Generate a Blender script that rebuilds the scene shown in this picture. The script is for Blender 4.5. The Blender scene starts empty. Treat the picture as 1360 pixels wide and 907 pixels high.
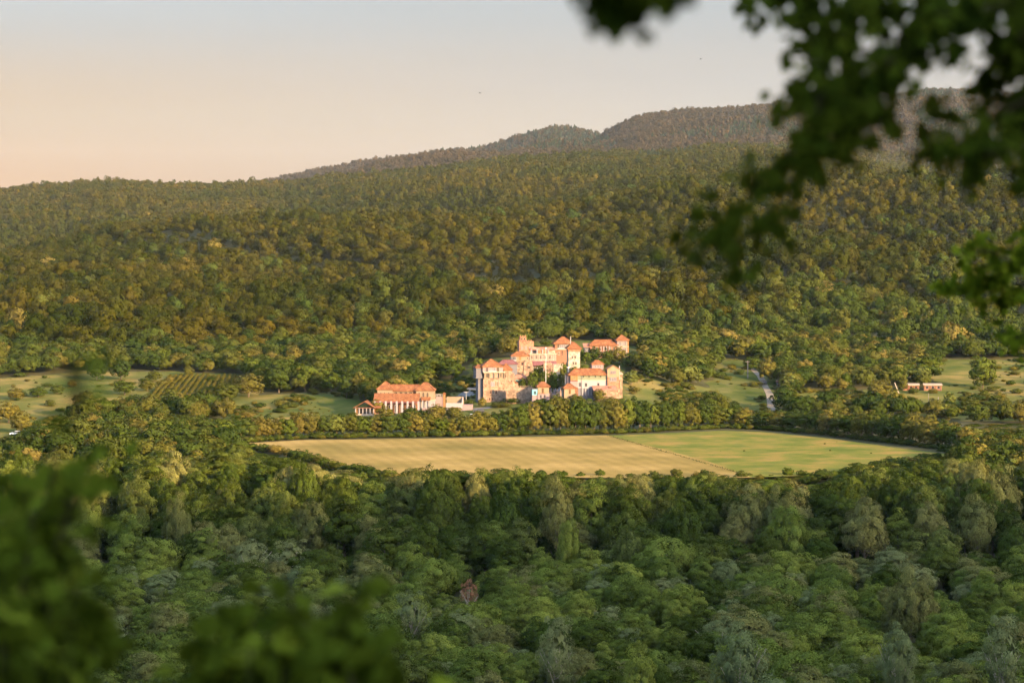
import bpy, math, random
import numpy as np
from math import radians, sin, cos, tan, atan, pi, sqrt

# ------------------------------------------------------------------ camera
F = 3211.0; CX, CY = 680.0, 453.5; HC = 65.0
PITCH = atan(123.5 / F)
scene = bpy.context.scene
cam_d = bpy.data.cameras.new('camera'); cam = bpy.data.objects.new('camera', cam_d)
scene.collection.objects.link(cam); scene.camera = cam
cam.location = (0, 0, HC); cam.rotation_euler = (pi / 2 - PITCH, 0, 0)
cam_d.lens = 85; cam_d.sensor_width = 36; cam_d.clip_start = 0.1; cam_d.clip_end = 40000
cam_d.dof.use_dof = True; cam_d.dof.focus_distance = 900; cam_d.dof.aperture_fstop = 2.8
scene.render.resolution_x = 1024; scene.render.resolution_y = 682

# ------------------------------------------------------------------ light
SUN_EL, SUN_AZ = radians(13), radians(140)          # azimuth clockwise from +Y: behind the camera, to the right
sun_d = bpy.data.lights.new('sun', 'SUN'); sun = bpy.data.objects.new('sun', sun_d)
scene.collection.objects.link(sun)
sun_d.energy = 2.9; sun_d.angle = radians(0.6); sun_d.color = (1.0, 0.66, 0.32)
sun.rotation_euler = (pi / 2 - SUN_EL, 0, pi - SUN_AZ)
scene.view_settings.view_transform = 'Standard'; scene.view_settings.look = 'None'
scene.view_settings.exposure = 2.62; scene.view_settings.gamma = 1.0

world = bpy.data.worlds.new('World'); scene.world = world; world.use_nodes = True
nt = world.node_tree; nt.nodes.clear()
def N(t, kind, **kw):
    n = t.nodes.new(kind)
    for k, v in kw.items(): setattr(n, k, v)
    return n
out = N(nt, 'ShaderNodeOutputWorld'); bg = N(nt, 'ShaderNodeBackground'); bg.inputs[1].default_value = 0.15
sky = N(nt, 'ShaderNodeTexSky', sky_type='NISHITA'); sky.sun_disc = False
sky.sun_elevation = SUN_EL; sky.sun_rotation = SUN_AZ; sky.air_density = 1.0; sky.dust_density = 1.5; sky.altitude = 300
geo = N(nt, 'ShaderNodeTexCoord'); sep = N(nt, 'ShaderNodeSeparateXYZ')
nt.links.new(geo.outputs['Generated'], sep.inputs[0])
def ramp(t, stops, interp='EASE'):
    r = N(t, 'ShaderNodeValToRGB'); e = r.color_ramp.elements; r.color_ramp.interpolation = interp
    while len(e) > 1: e.remove(e[-1])
    e[0].position = stops[0][0]; e[0].color = (*stops[0][1], 1)
    for p, c in stops[1:]:
        k = e.new(p); k.color = (*c, 1)
    return r
def s2l(r, g, b): return tuple(((c / 255) / 12.92 if c <= 10 else ((c / 255 + 0.055) / 1.055) ** 2.4) for c in (r, g, b))
SKYK = 0.87 / 0.15 / 2 ** 2.62
mz = N(nt, 'ShaderNodeMath', operation='MULTIPLY'); mz.inputs[1].default_value = 2.5
nt.links.new(sep.outputs[2], mz.inputs[0])
# low evening band: peach on the side away from the sun's glow, greyer towards the right
rl = ramp(nt, [(0.0, s2l(226, 166, 110)), (0.06, s2l(234, 186, 136)), (0.14, s2l(230, 204, 172)), (0.26, s2l(210, 215, 216)), (0.6, s2l(236, 236, 230)), (1.0, s2l(234, 236, 234))])
rr = ramp(nt, [(0.0, s2l(212, 188, 164)), (0.1, s2l(220, 208, 190)), (0.18, s2l(213, 209, 202)), (0.26, s2l(202, 208, 210)), (0.6, s2l(236, 236, 230)), (1.0, s2l(234, 236, 234))])
nt.links.new(mz.outputs[0], rl.inputs[0]); nt.links.new(mz.outputs[0], rr.inputs[0])
mx = N(nt, 'ShaderNodeMapRange'); mx.inputs[1].default_value = -0.24; mx.inputs[2].default_value = 0.1
nt.links.new(sep.outputs[0], mx.inputs[0])
mixlr = N(nt, 'ShaderNodeMix', data_type='RGBA'); nt.links.new(mx.outputs[0], mixlr.inputs[0])
nt.links.new(rl.outputs[0], mixlr.inputs[6]); nt.links.new(rr.outputs[0], mixlr.inputs[7])
sc_ = N(nt, 'ShaderNodeVectorMath', operation='SCALE'); sc_.inputs[3].default_value = SKYK
skn = N(nt, 'ShaderNodeTexNoise'); skn.inputs['Scale'].default_value = 3.0; skn.inputs['Detail'].default_value = 5
skm = N(nt, 'ShaderNodeMapping'); skm.inputs['Scale'].default_value = (1, 1, 9); nt.links.new(geo.outputs['Generated'], skm.inputs[0]); nt.links.new(skm.outputs[0], skn.inputs['Vector'])
skr = N(nt, 'ShaderNodeMapRange'); skr.inputs[1].default_value = 0.3; skr.inputs[2].default_value = 0.7; skr.inputs[3].default_value = 0.965; skr.inputs[4].default_value = 1.035; nt.links.new(skn.outputs[0], skr.inputs[0])
sks = N(nt, 'ShaderNodeVectorMath', operation='SCALE'); nt.links.new(mixlr.outputs[2], sks.inputs[0]); nt.links.new(skr.outputs[0], sks.inputs[3]); nt.links.new(sks.outputs[0], sc_.inputs[0])
fz = N(nt, 'ShaderNodeMapRange'); fz.inputs[1].default_value = 0.12; fz.inputs[2].default_value = 0.4
fz.inputs[3].default_value = 1.0; fz.inputs[4].default_value = 0.8
nt.links.new(sep.outputs[2], fz.inputs[0])
fy = N(nt, 'ShaderNodeMapRange'); fy.inputs[1].default_value = -0.3; fy.inputs[2].default_value = 0.5; nt.links.new(sep.outputs[1], fy.inputs[0])
fm = N(nt, 'ShaderNodeMath', operation='MULTIPLY'); nt.links.new(fz.outputs[0], fm.inputs[0]); nt.links.new(fy.outputs[0], fm.inputs[1])
mixs = N(nt, 'ShaderNodeMix', data_type='RGBA'); nt.links.new(fm.outputs[0], mixs.inputs[0])
nt.links.new(sky.outputs[0], mixs.inputs[6]); nt.links.new(sc_.outputs[0], mixs.inputs[7])
nt.links.new(mixs.outputs[2], bg.inputs[0]); nt.links.new(bg.outputs[0], out.inputs[0])

cy = scene.cycles
try:
    cy.use_denoising = True; cy.denoiser = 'OPENIMAGEDENOISE'; cy.denoising_input_passes = 'RGB_ALBEDO_NORMAL'
    cy.max_bounces = 4; cy.diffuse_bounces = 2; cy.glossy_bounces = 1; cy.transmission_bounces = 3; cy.volume_bounces = 0
    cy.transparent_max_bounces = 4; cy.caustics_reflective = False; cy.caustics_refractive = False
    cy.use_adaptive_sampling = True; cy.adaptive_threshold = 0.02; cy.sample_clamp_indirect = 3
    scene.render.use_persistent_data = False
except Exception: pass

# ------------------------------------------------------------------ helpers
C = scene.collection
rng = np.random.default_rng(7); random.seed(7)
def slope(py): return -math.tan(PITCH + math.atan((py - CY) / F))
def P(px, py, Y):                       # world point seen at a pixel of the photograph, Y metres ahead
    return ((px - CX) / F * Y, Y, HC + slope(py) * Y)
def pyof(z, Y): return CY + F * np.tan(np.arctan2(HC - z, Y) - PITCH)
def pxof(x, Y): return CX + F * x / Y
def tag(o, label=None, cat=None, group=None, kind=None):
    if label: o['label'] = label
    if cat: o['category'] = cat
    if group: o['group'] = group
    if kind: o['kind'] = kind
    return o
def link(name, data, parent=None, mat=None):
    o = bpy.data.objects.new(name, data); C.objects.link(o)
    if parent is not None: o.parent = parent
    if mat is not None and data is not None and len(data.materials) == 0: data.materials.append(mat)
    return o
def mesh_np(name, V, Fc, mat=None, attr=None):
    """V (n,3); Fc (m,3|4) int array."""
    V = np.asarray(V, dtype=np.float32); Fc = np.asarray(Fc, dtype=np.int32)
    m = bpy.data.meshes.new(name); k = Fc.shape[1]
    m.vertices.add(len(V)); m.vertices.foreach_set('co', V.ravel())
    m.loops.add(Fc.size); m.loops.foreach_set('vertex_index', Fc.ravel())
    m.polygons.add(len(Fc)); m.polygons.foreach_set('loop_start', np.arange(0, Fc.size, k, dtype=np.int32))
    m.polygons.foreach_set('loop_total', np.full(len(Fc), k, dtype=np.int32))
    if attr is not None:
        a = m.attributes.new('tint', 'FLOAT', 'POINT'); a.data.foreach_set('value', np.asarray(attr, dtype=np.float32))
    m.update(calc_edges=True)
    if mat: m.materials.append(mat)
    return m
class MB:
    """collects boxes, tubes and prisms for ONE mesh"""
    def __init__(s): s.v = []; s.f = []
    def add(s, v, f):
        b = len(s.v); s.v += [tuple(p) for p in v]; s.f += [tuple(i + b for i in q) for q in f]
    def box(s, x0, x1, y0, y1, z0, z1):
        s.add([(x0,y0,z0),(x1,y0,z0),(x1,y1,z0),(x0,y1,z0),(x0,y0,z1),(x1,y0,z1),(x1,y1,z1),(x0,y1,z1)],
              [(0,3,2,1),(4,5,6,7),(0,1,5,4),(1,2,6,5),(2,3,7,6),(3,0,4,7)])
    def tube(s, pts, rad, n=6):
        pts = [np.array(p, float) for p in pts]; rings = []
        for i, p in enumerate(pts):
            d = pts[min(i+1, len(pts)-1)] - pts[max(i-1, 0)]; d /= (np.linalg.norm(d) + 1e-9)
            u = np.cross(d, (0.31, 0.17, 0.93)); u /= (np.linalg.norm(u) + 1e-9); w = np.cross(d, u)
            rings.append([p + rad[i] * (cos(2*pi*k/n) * u + sin(2*pi*k/n) * w) for k in range(n)])
        v = [q for r in rings for q in r]; f = []
        for i in range(len(rings) - 1):
            for k in range(n):
                f.append((i*n+k, i*n+(k+1) % n, (i+1)*n+(k+1) % n, (i+1)*n+k))
        f.append(tuple(range(n))[::-1]); f.append(tuple(range((len(rings)-1)*n, len(rings)*n)))
        s.add(v, f)
    def mesh(s, name, mat=None):
        m = bpy.data.meshes.new(name); m.from_pydata(s.v, [], s.f); m.update()
        if mat: m.materials.append(mat)
        return m

# ------------------------------------------------------------------ terrain
def vnoise(x, y, seed=0):
    xi = np.floor(x).astype(np.int64); yi = np.floor(y).astype(np.int64); fx = x - xi; fy = y - yi
    fx = fx*fx*(3-2*fx); fy = fy*fy*(3-2*fy)
    def h(a, b):
        n = (a * 374761393 + b * 668265263 + seed * 974634777) & 0xFFFFFFFF
        n = ((n ^ (n >> 13)) * 1274126177) & 0xFFFFFFFF
        return ((n ^ (n >> 16)) & 0xFFFF) / 32767.5 - 1.0
    return (h(xi,yi)*(1-fx)+h(xi+1,yi)*fx)*(1-fy) + (h(xi,yi+1)*(1-fx)+h(xi+1,yi+1)*fx)*fy
def smooth(t): t = np.clip(t, 0, 1); return t*t*(3-2*t)
COLS = np.array([-400,0,100,340,500,600,680,820,880,950,1100,1230,1360,1760], float)
ROWS = {
 880:  [567]*14,
 900:  [560,560,560,558,552,551,548,546,550,556,558,560,560,560],
 930:  [548,548,548,545,541,539,534,530,537,544,548,549,549,549],
 950:  [538,538,538,535,530,527,516,517,524,533,539,540,540,540],
 975:  [526,526,526,524,517,510,496,500,507,518,526,529,529,529],
 1000: [515,515,515,515,505,494,478,481,490,505,515,517,517,517],
 1050: [499,499,499,497,488,478,462,465,474,485,495,500,500,500],
 1250: [434,432,432,427,420,416,412,408,408,410,414,417,420,422],
 1600: [376,370,366,354,350,350,350,342,338,335,324,320,322,327],
 1950: [334,324,320,309,297,289,281,271,263,256,239,234,227,227],
 2300: [356,346,341,329,311,300,287,275,268,262,244,262,268,276],
 3000: [312,303,299,286,266,254,244,236,230,224,222,262,290,300],
 3800: [274,266,257,246,240,230,221,215,209,202,213,250,280,290],
 4400: [296,287,279,270,250,236,226,218,210,201,206,232,240,245],
 5200: [312,302,294,270,240,224,212,204,196,186,188,196,195,200]}
SKY_PX = [-400,0,100,300,330,400,480,560,589,625,650,680,705,730,760,792,815,850,900,950,1000,1050,1090,1130,1170,1200,1230,1280,1360,1760]
SKY_PY = [300,282,268,245,238,224,211,199,194,194,190,181,173,168,169,170,165,154,147,142,136,134,136,128,123,117,112,115,122,140]
_u = np.linspace(-400, 1760, 433); _ys = np.array(sorted(ROWS)); 
_tab = [np.interp(_u, COLS, ROWS[y]) for y in _ys]
_sk = np.interp(_u, SKY_PX, SKY_PY) + 5
def _bump(a, b, w=14): return 1/(1+np.exp(-(_u-a)/w)) * 1/(1+np.exp((_u-b)/w))
_ys = np.concatenate([_ys, [5000, 5400, 5800, 6100, 6500, 6900, 7400, 8200, 9500, 14000]])
_ra, _rc = _bump(480, 652, 9), _bump(795, 1085, 12); _rb, _rd = _bump(200, 800, 10), _bump(1085, 3000, 14)
_tab += [_sk + 3 + 16*(1-_ra), _sk + 26, _sk + 26*(1-_rc), _sk + 34, _sk + 24*(1-_rb), _sk + 32 + 0*_sk, _sk + 10*(1-_rd), _sk + 30, _sk + 70, np.full_like(_u, 345)]
_o = np.argsort(_ys); _ys = _ys[_o]; _tab = [_tab[i] for i in _o]; _keep = [i for i in range(len(_ys)) if _ys[i] != 5200]; _ys = _ys[_keep]; _tab = [_tab[i] for i in _keep]
_tab = np.array(_tab)
_lg = np.linspace(math.log(880), math.log(14000), 700)
_G = np.empty((700, len(_u)))
for j in range(len(_u)):
    _G[:, j] = np.interp(_lg, np.log(_ys), _tab[:, j])
_ker = np.array([1,2,3,4,3,2,1], float); _ker /= _ker.sum()
for j in range(len(_u)):
    c = np.pad(_G[:, j], 3, mode='edge'); _G[:, j] = np.convolve(c, _ker, 'valid')
for i in range(700):
    if math.exp(_lg[i]) < 5500:
        c = np.pad(_G[i], 3, mode='edge'); c = np.convolve(c, _ker, 'valid'); c = np.pad(c, 3, mode='edge'); _G[i] = np.convolve(c, _ker, 'valid')
_SL = -np.tan(PITCH + np.arctan((_G - CY) / F))
def hill_z(x, y):
    y = np.maximum(y, 880.0)
    a = np.clip((np.log(y) - _lg[0]) / (_lg[1] - _lg[0]), 0, 698.999); b = np.clip((pxof(x, y) + 400) / 5.0, 0, len(_u) - 1.001)
    i = a.astype(int); j = b.astype(int); fa = a - i; fb = b - j
    s = (_SL[i, j]*(1-fb)+_SL[i, j+1]*fb)*(1-fa) + (_SL[i+1, j]*(1-fb)+_SL[i+1, j+1]*fb)*fa
    z = HC + s * y
    k = smooth((y - 1080) / 400)
    L = 1 + np.maximum(y - 1500, 0) / 3500
    n = vnoise((x + 0.5*y) / (150*L), (y - 0.3*x) / (260*L), 3) + 0.5*vnoise((x + 0.4*y) / (75*L), y / (110*L), 5)
    g1 = vnoise((x + 0.75*(y-1500)) / 130.0, y / 900.0, 31); k2 = smooth((y - 1120) / 250) * (1 - smooth((y - 2100) / 900))
    return z + k * (7.5 + (y - 1080) / 5400 * 4) * n - k2 * 15.0 * np.exp(-(g1/0.26)**2)
def bank_edge(x): return 690 + 6*np.sin(x/31.0) + 4*np.sin(x/13.0+1) + np.clip(-x-20, 0, 200)*0.10
def near_z(x, y):
    t = bank_edge(x) - y
    zb = -np.interp(t, [0, 8, 22, 36, 56, 90, 165, 400], [0, 1.5, 8.5, 14, 18, 21, 22.5, 22.5])
    cyy = np.interp(y, [-2500, -900, -330, -280, -20, -3, 3, 60, 300, 370], [120, 150, 0, 0, 0, 0, 0, 0, 0, 0])
    hillc = np.interp(y, [-2500, -1200, -520, -450, -380, -10, -2, 4, 60, 330, 400], [60, 210, 318, 326, 288, 66, 63.6, 62.2, 42, -22.5, -22.5])
    hillc = hillc + smooth((-y-60)/390)*np.clip((x-960)*0.05, -14, 20)
    w = smooth((y - 300) / 80)
    return hillc * (1 - w) + zb * w
def terrain(x, y):
    x = np.asarray(x, float); y = np.asarray(y, float)
    zn = near_z(x, np.minimum(y, 800)); zh = hill_z(x, y)
    z = np.where(y < 880, zn, zh)
    ridge = np.where(y < 200, 6*vnoise(x/160, y/160, 9)*smooth((-y-60)/150), 0)
    return z + ridge
def axis(segs):
    o = [segs[0][0]]
    for a, b, s in segs:
        n = max(1, int(round((b-a)/s))); o += list(np.linspace(a, b, n+1)[1:])
    return np.array(o)
XA = axis([(-14000,-6000,1600),(-6000,-2500,350),(-2500,-900,80),(-900,-300,20),(-300,300,4.5),(300,900,20),(900,2500,80),(2500,6000,350),(6000,14000,1600)])
YA = axis([(-4000,-600,200),(-600,-20,20),(-20,20,4),(20,380,18),(380,1100,4.5),(1100,2400,12),(2400,4500,30),(4500,7500,60),(7500,20000,900)])
GX, GY = np.meshgrid(XA, YA); GZ = terrain(GX, GY)
def ground(x, y):                        # height of the built ground sheet
    x = np.asarray(x, float); y = np.asarray(y, float)
    j = np.clip(np.searchsorted(XA, x) - 1, 0, len(XA)-2); i = np.clip(np.searchsorted(YA, y) - 1, 0, len(YA)-2)
    fx = (x - XA[j]) / (XA[j+1]-XA[j]); fy = (y - YA[i]) / (YA[i+1]-YA[i])
    return (GZ[i,j]*(1-fx)+GZ[i,j+1]*fx)*(1-fy) + (GZ[i+1,j]*(1-fx)+GZ[i+1,j+1]*fx)*fy
def hit(px, py, y0=380, y1=3000):        # where the view ray through a pixel meets the ground
    ys = np.linspace(y0, y1, 5000); z = HC + slope(py)*ys; g = ground((px-CX)/F*ys, ys)
    k = np.argmax(z <= g); Y = ys[k]
    return ((px-CX)/F*Y, Y, float(g[k]))

# ------------------------------------------------------------------ materials
def newmat(name):
    m = bpy.data.materials.new(name); m.use_nodes = True; t = m.node_tree; t.nodes.clear()
    return m, t
def surf(name, stops, scale=1.0, rough=0.9, detail=6, bump=0.3, dist=0.05, coords='Object', wave=None, spec=0.1):
    """mottled opaque surface: colours by noise, optional wave (scale, direction, distortion, amount)"""
    m, t = newmat(name); o = N(t, 'ShaderNodeOutputMaterial'); b = N(t, 'ShaderNodeBsdfPrincipled')
    b.inputs['Roughness'].default_value = rough; b.inputs['Specular IOR Level'].default_value = spec*(0 if dist > .3 else 1)
    tc = N(t, 'ShaderNodeTexCoord'); no = N(t, 'ShaderNodeTexNoise'); no.inputs['Scale'].default_value = scale; no.inputs['Detail'].default_value = detail
    no.inputs['Roughness'].default_value = 0.6
    t.links.new(tc.outputs[coords], no.inputs['Vector'])
    r = ramp(t, stops, 'LINEAR'); t.links.new(no.outputs[0], r.inputs[0]); col = r.outputs[0]; hgt = no.outputs[0]
    if wave:
        ws, axis_, wd, amt = wave
        w = N(t, 'ShaderNodeTexWave', bands_direction=axis_); w.inputs['Scale'].default_value = ws; w.inputs['Distortion'].default_value = wd
        w.inputs['Detail'].default_value = 2; w.inputs['Detail Scale'].default_value = 0.4
        t.links.new(tc.outputs[coords], w.inputs['Vector'])
        mr = N(t, 'ShaderNodeMapRange'); mr.inputs[3].default_value = 1 - amt; t.links.new(w.outputs[1], mr.inputs[0])
        mm = N(t, 'ShaderNodeVectorMath', operation='SCALE'); t.links.new(col, mm.inputs[0]); t.links.new(mr.outputs[0], mm.inputs[3]); col = mm.outputs[0]; hgt = w.outputs[1]
    bp = N(t, 'ShaderNodeBump'); bp.inputs['Strength'].default_value = bump; bp.inputs['Distance'].default_value = dist
    t.links.new(hgt, bp.inputs['Height']); t.links.new(bp.outputs[0], b.inputs['Normal'])
    t.links.new(col, b.inputs['Base Color']); t.links.new(b.outputs[0], o.inputs[0])
    return m
def foliage(name, stops, var=0.35, trans=0.18, patch=0.0, patch_scale=0.01):
    """leaves: colour by tree (object random, slow patches) and by leaf (tint)"""
    m, t = newmat(name); o = N(t, 'ShaderNodeOutputMaterial')
    oi = N(t, 'ShaderNodeObjectInfo'); src = oi.outputs['Random']
    if patch:
        no = N(t, 'ShaderNodeTexNoise'); no.inputs['Scale'].default_value = patch_scale; no.inputs['Detail'].default_value = 2
        t.links.new(oi.outputs['Location'], no.inputs['Vector'])
        mr = N(t, 'ShaderNodeMapRange'); mr.inputs[1].default_value = 0.35; mr.inputs[2].default_value = 0.65; t.links.new(no.outputs[0], mr.inputs[0])
        mi = N(t, 'ShaderNodeMix'); mi.inputs[0].default_value = patch; t.links.new(src, mi.inputs[2]); t.links.new(mr.outputs[0], mi.inputs[3]); src = mi.outputs[0]
    r = ramp(t, stops, 'LINEAR'); t.links.new(src, r.inputs[0])
    at = N(t, 'ShaderNodeAttribute'); at.attribute_name = 'tint'
    mr = N(t, 'ShaderNodeMapRange'); mr.inputs[3].default_value = 1 - var; mr.inputs[4].default_value = 1 + var
    t.links.new(at.outputs['Fac'], mr.inputs[0])
    mm = N(t, 'ShaderNodeVectorMath', operation='SCALE'); t.links.new(r.outputs[0], mm.inputs[0]); t.links.new(mr.outputs[0], mm.inputs[3])
    d = N(t, 'ShaderNodeBsdfDiffuse'); tr = N(t, 'ShaderNodeBsdfTranslucent'); ms = N(t, 'ShaderNodeMixShader'); ms.inputs[0].default_value = trans
    t.links.new(mm.outputs[0], d.inputs[0]); t.links.new(mm.outputs[0], tr.inputs[0])
    t.links.new(d.outputs[0], ms.inputs[1]); t.links.new(tr.outputs[0], ms.inputs[2]); t.links.new(ms.outputs[0], o.inputs[0])
    return m
M = {}
M['ground'] = surf('forest_floor', [(0.3,(0.035,0.04,0.015)),(0.6,(0.075,0.07,0.03)),(0.8,(0.11,0.09,0.05))], 0.08, detail=8)
M['meadow'] = surf('dry_meadow', [(0.38,(0.065,0.085,0.022)),(0.52,(0.115,0.115,0.034)),(0.64,(0.22,0.165,0.058))], 0.035, detail=10, bump=0.6, dist=0.5)
M['grass'] = surf('green_slope_grass', [(0.3,(0.04,0.058,0.016)),(0.5,(0.075,0.088,0.026)),(0.7,(0.15,0.13,0.05))], 0.06, detail=10, bump=0.6, dist=0.4)
M['path'] = surf('pale_track', [(0.3,(0.13,0.11,0.085)),(0.7,(0.25,0.21,0.165))], 0.5)
M['asphalt'] = surf('grey_paving', [(0.3,(0.12,0.12,0.125)),(0.7,(0.2,0.195,0.19))], 0.4)
M['bark'] = surf('bark', [(0.3,(0.06,0.045,0.03)),(0.7,(0.15,0.12,0.085))], 2.0)
M['palebark'] = surf('pale_bark', [(0.3,(0.22,0.18,0.14)),(0.7,(0.42,0.36,0.29))], 1.0)
M['oak'] = foliage('oak_leaves', [(0.0,(0.036,0.055,0.009)),(0.35,(0.051,0.071,0.011)),(0.7,(0.070,0.089,0.014)),(1.0,(0.10,0.115,0.028))], 0.6)
M['lime'] = foliage('lime_leaves', [(0.0,(0.082,0.112,0.020)),(0.5,(0.112,0.142,0.024)),(1.0,(0.158,0.182,0.030))], 0.5)
M['olive'] = foliage('pale_olive_leaves', [(0.0,(0.105,0.112,0.032)),(0.5,(0.130,0.130,0.038)),(1.0,(0.160,0.152,0.046))], 0.45)  # paler, yellower leaf colour
M['golden'] = foliage('golden_leaves', [(0.0,(0.070,0.075,0.014)),(0.5,(0.095,0.090,0.018)),(1.0,(0.13,0.11,0.024))], 0.35)
M['willow'] = foliage('willow_leaves', [(0.0,(0.120,0.145,0.056)),(0.6,(0.148,0.165,0.064)),(1.0,(0.175,0.182,0.070))], 0.3)
M['dead'] = foliage('withered_leaves', [(0.0,(0.22,0.11,0.06)),(1.0,(0.25,0.13,0.07))], 0.4)
M['hill'] = foliage('hill_leaves', [(0.0,(0.018,0.027,0.003)),(0.3,(0.030,0.036,0.004)),(0.6,(0.043,0.042,0.005)),(0.88,(0.056,0.048,0.006)),(0.97,(0.075,0.060,0.008)),(1.0,(0.13,0.10,0.018))], 0.2, trans=0.15, patch=0.5, patch_scale=0.006)
M['hillgreen'] = foliage('foot_leaves', [(0.0,(0.026,0.044,0.009)),(0.4,(0.045,0.063,0.012)),(0.8,(0.066,0.074,0.014)),(0.95,(0.090,0.080,0.018)),(1.0,(0.15,0.12,0.03))], 0.35)
M['mount'] = foliage('hazy_mountain_leaves', [(0.0,(0.028,0.027,0.014)),(0.5,(0.050,0.040,0.022)),(1.0,(0.075,0.054,0.030))], 0.2, patch=0.3, patch_scale=0.004)  # brown-mauve cast of haze and low sun put into the leaf colour
M['conifer'] = foliage('pine_and_shade_needles', [(0.0,(0.014,0.024,0.014)),(1.0,(0.028,0.038,0.020))], 0.3, trans=0.05)  # dark needles, also used to colour in shade on the far ridge
M['shadeleaf'] = foliage('backlit_overhanging_leaf', [(0.0,(0.025,0.040,0.005)),(0.5,(0.042,0.064,0.006)),(0.85,(0.065,0.090,0.008)),(1.0,(0.11,0.14,0.015))], 0.25, trans=0.35)  # backlit darkness put into the colour of the overhanging leaves
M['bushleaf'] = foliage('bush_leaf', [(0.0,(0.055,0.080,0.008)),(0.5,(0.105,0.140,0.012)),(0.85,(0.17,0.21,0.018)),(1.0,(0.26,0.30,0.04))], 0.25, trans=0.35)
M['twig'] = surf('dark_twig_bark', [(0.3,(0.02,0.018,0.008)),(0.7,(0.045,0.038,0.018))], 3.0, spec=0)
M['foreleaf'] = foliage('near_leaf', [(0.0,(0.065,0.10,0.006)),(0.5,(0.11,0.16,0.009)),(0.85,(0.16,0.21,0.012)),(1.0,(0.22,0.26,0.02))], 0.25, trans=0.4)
M['roof'] = surf('terracotta_tiles', [(0.3,(0.145,0.058,0.030)),(0.5,(0.195,0.082,0.040)),(0.72,(0.28,0.135,0.062))], 0.9, wave=(1.6,'X',0.6,0.25), bump=0.5, dist=0.06)
M['roofold'] = surf('weathered_tiles', [(0.3,(0.20,0.10,0.085)),(0.5,(0.30,0.15,0.11)),(0.75,(0.42,0.25,0.18))], 0.8, wave=(1.6,'X',0.6,0.25), bump=0.5, dist=0.06)
M['roofpurple'] = surf('wine_coloured_tiles', [(0.3,(0.12,0.05,0.06)),(0.7,(0.2,0.09,0.09))], 0.8, wave=(1.6,'X',0.6,0.25))
def stone(name, c1, c2, c3, sc=1.4):
    m, t = newmat(name); o = N(t, 'ShaderNodeOutputMaterial'); b = N(t, 'ShaderNodeBsdfPrincipled'); b.inputs['Roughness'].default_value = 0.95
    tc = N(t, 'ShaderNodeTexCoord'); v = N(t, 'ShaderNodeTexVoronoi'); v.inputs['Scale'].default_value = sc
    t.links.new(tc.outputs['Object'], v.inputs['Vector'])
    sp = N(t, 'ShaderNodeSeparateColor'); t.links.new(v.outputs['Color'], sp.inputs[0])
    r = ramp(t, [(0.0, c1), (0.5, c2), (1.0, c3)], 'LINEAR'); t.links.new(sp.outputs[0], r.inputs[0])
    no = N(t, 'ShaderNodeTexNoise'); no.inputs['Scale'].default_value = 0.5; t.links.new(tc.outputs['Object'], no.inputs['Vector'])
    mr = N(t, 'ShaderNodeMapRange'); mr.inputs[3].default_value = 0.7; mr.inputs[4].default_value = 1.25; t.links.new(no.outputs[0], mr.inputs[0])
    mm = N(t, 'ShaderNodeVectorMath', operation='SCALE'); t.links.new(r.outputs[0], mm.inputs[0]); t.links.new(mr.outputs[0], mm.inputs[3])
    bp = N(t, 'ShaderNodeBump'); bp.inputs['Strength'].default_value = 0.6; bp.inputs['Distance'].default_value = 0.08
    t.links.new(v.outputs['Distance'], bp.inputs['Height']); t.links.new(bp.outputs[0], b.inputs['Normal'])
    t.links.new(mm.outputs[0], b.inputs['Base Color']); t.links.new(b.outputs[0], o.inputs[0])
    return m
M['stone'] = stone('warm_stone', (0.115,0.075,0.05), (0.19,0.125,0.085), (0.27,0.185,0.13))
M['greystone'] = stone('grey_rubble', (0.18,0.15,0.12), (0.26,0.22,0.18), (0.34,0.29,0.24))
M['brick'] = stone('red_brickwork', (0.17,0.08,0.047), (0.235,0.11,0.065), (0.29,0.15,0.09), 2.2)
def plaster(name, c, v=0.12, sc=0.35):
    return surf(name, [(0.3, tuple(k*(1-v) for k in c)), (0.7, c)], sc, bump=0.1)
M['cream'] = plaster('cream_render', (0.236,0.175,0.120)); M['white'] = plaster('white_render', (0.258,0.237,0.248))
M['pink'] = plaster('pink_render', (0.228,0.167,0.168)); M['ochre'] = plaster('ochre_render', (0.228,0.127,0.058))
M['green'] = plaster('pale_green_render', (0.157,0.167,0.120)); M['orange'] = plaster('orange_render', (0.203,0.103,0.067))
M['blue'] = plaster('turquoise_paint', (0.16,0.36,0.42)); M['greyr'] = plaster('grey_render', (0.126,0.119,0.133))
M['trim'] = plaster('pale_trim', (0.36,0.28,0.21)); M['wood'] = surf('brown_timber', [(0.3,(0.10,0.05,0.035)),(0.7,(0.2,0.10,0.06))], 2)
M['greywood'] = surf('weathered_timber', [(0.3,(0.16,0.13,0.12)),(0.7,(0.3,0.25,0.22))], 2)
m, t = newmat('dark_glass'); o_ = N(t,'ShaderNodeOutputMaterial'); b_ = N(t,'ShaderNodeBsdfPrincipled'); b_.inputs['Base Color'].default_value = (0.03,0.028,0.03,1); b_.inputs['Roughness'].default_value = 0.15
no_ = N(t,'ShaderNodeTexNoise'); no_.inputs['Scale'].default_value = 0.7; mr_ = N(t,'ShaderNodeMapRange'); mr_.inputs[3].default_value = 0.1; mr_.inputs[4].default_value = 0.3
t.links.new(no_.outputs[0], mr_.inputs[0]); t.links.new(mr_.outputs[0], b_.inputs['Roughness']); t.links.new(b_.outputs[0], o_.inputs[0]); M['glass'] = m
M['metal'] = surf('galvanised_steel', [(0.3,(0.35,0.35,0.36)),(0.7,(0.5,0.5,0.5))], 1, rough=0.5)
M['mast'] = surf('rusty_steel', [(0.3,(0.10,0.07,0.06)),(0.7,(0.18,0.12,0.10))], 1)
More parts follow.
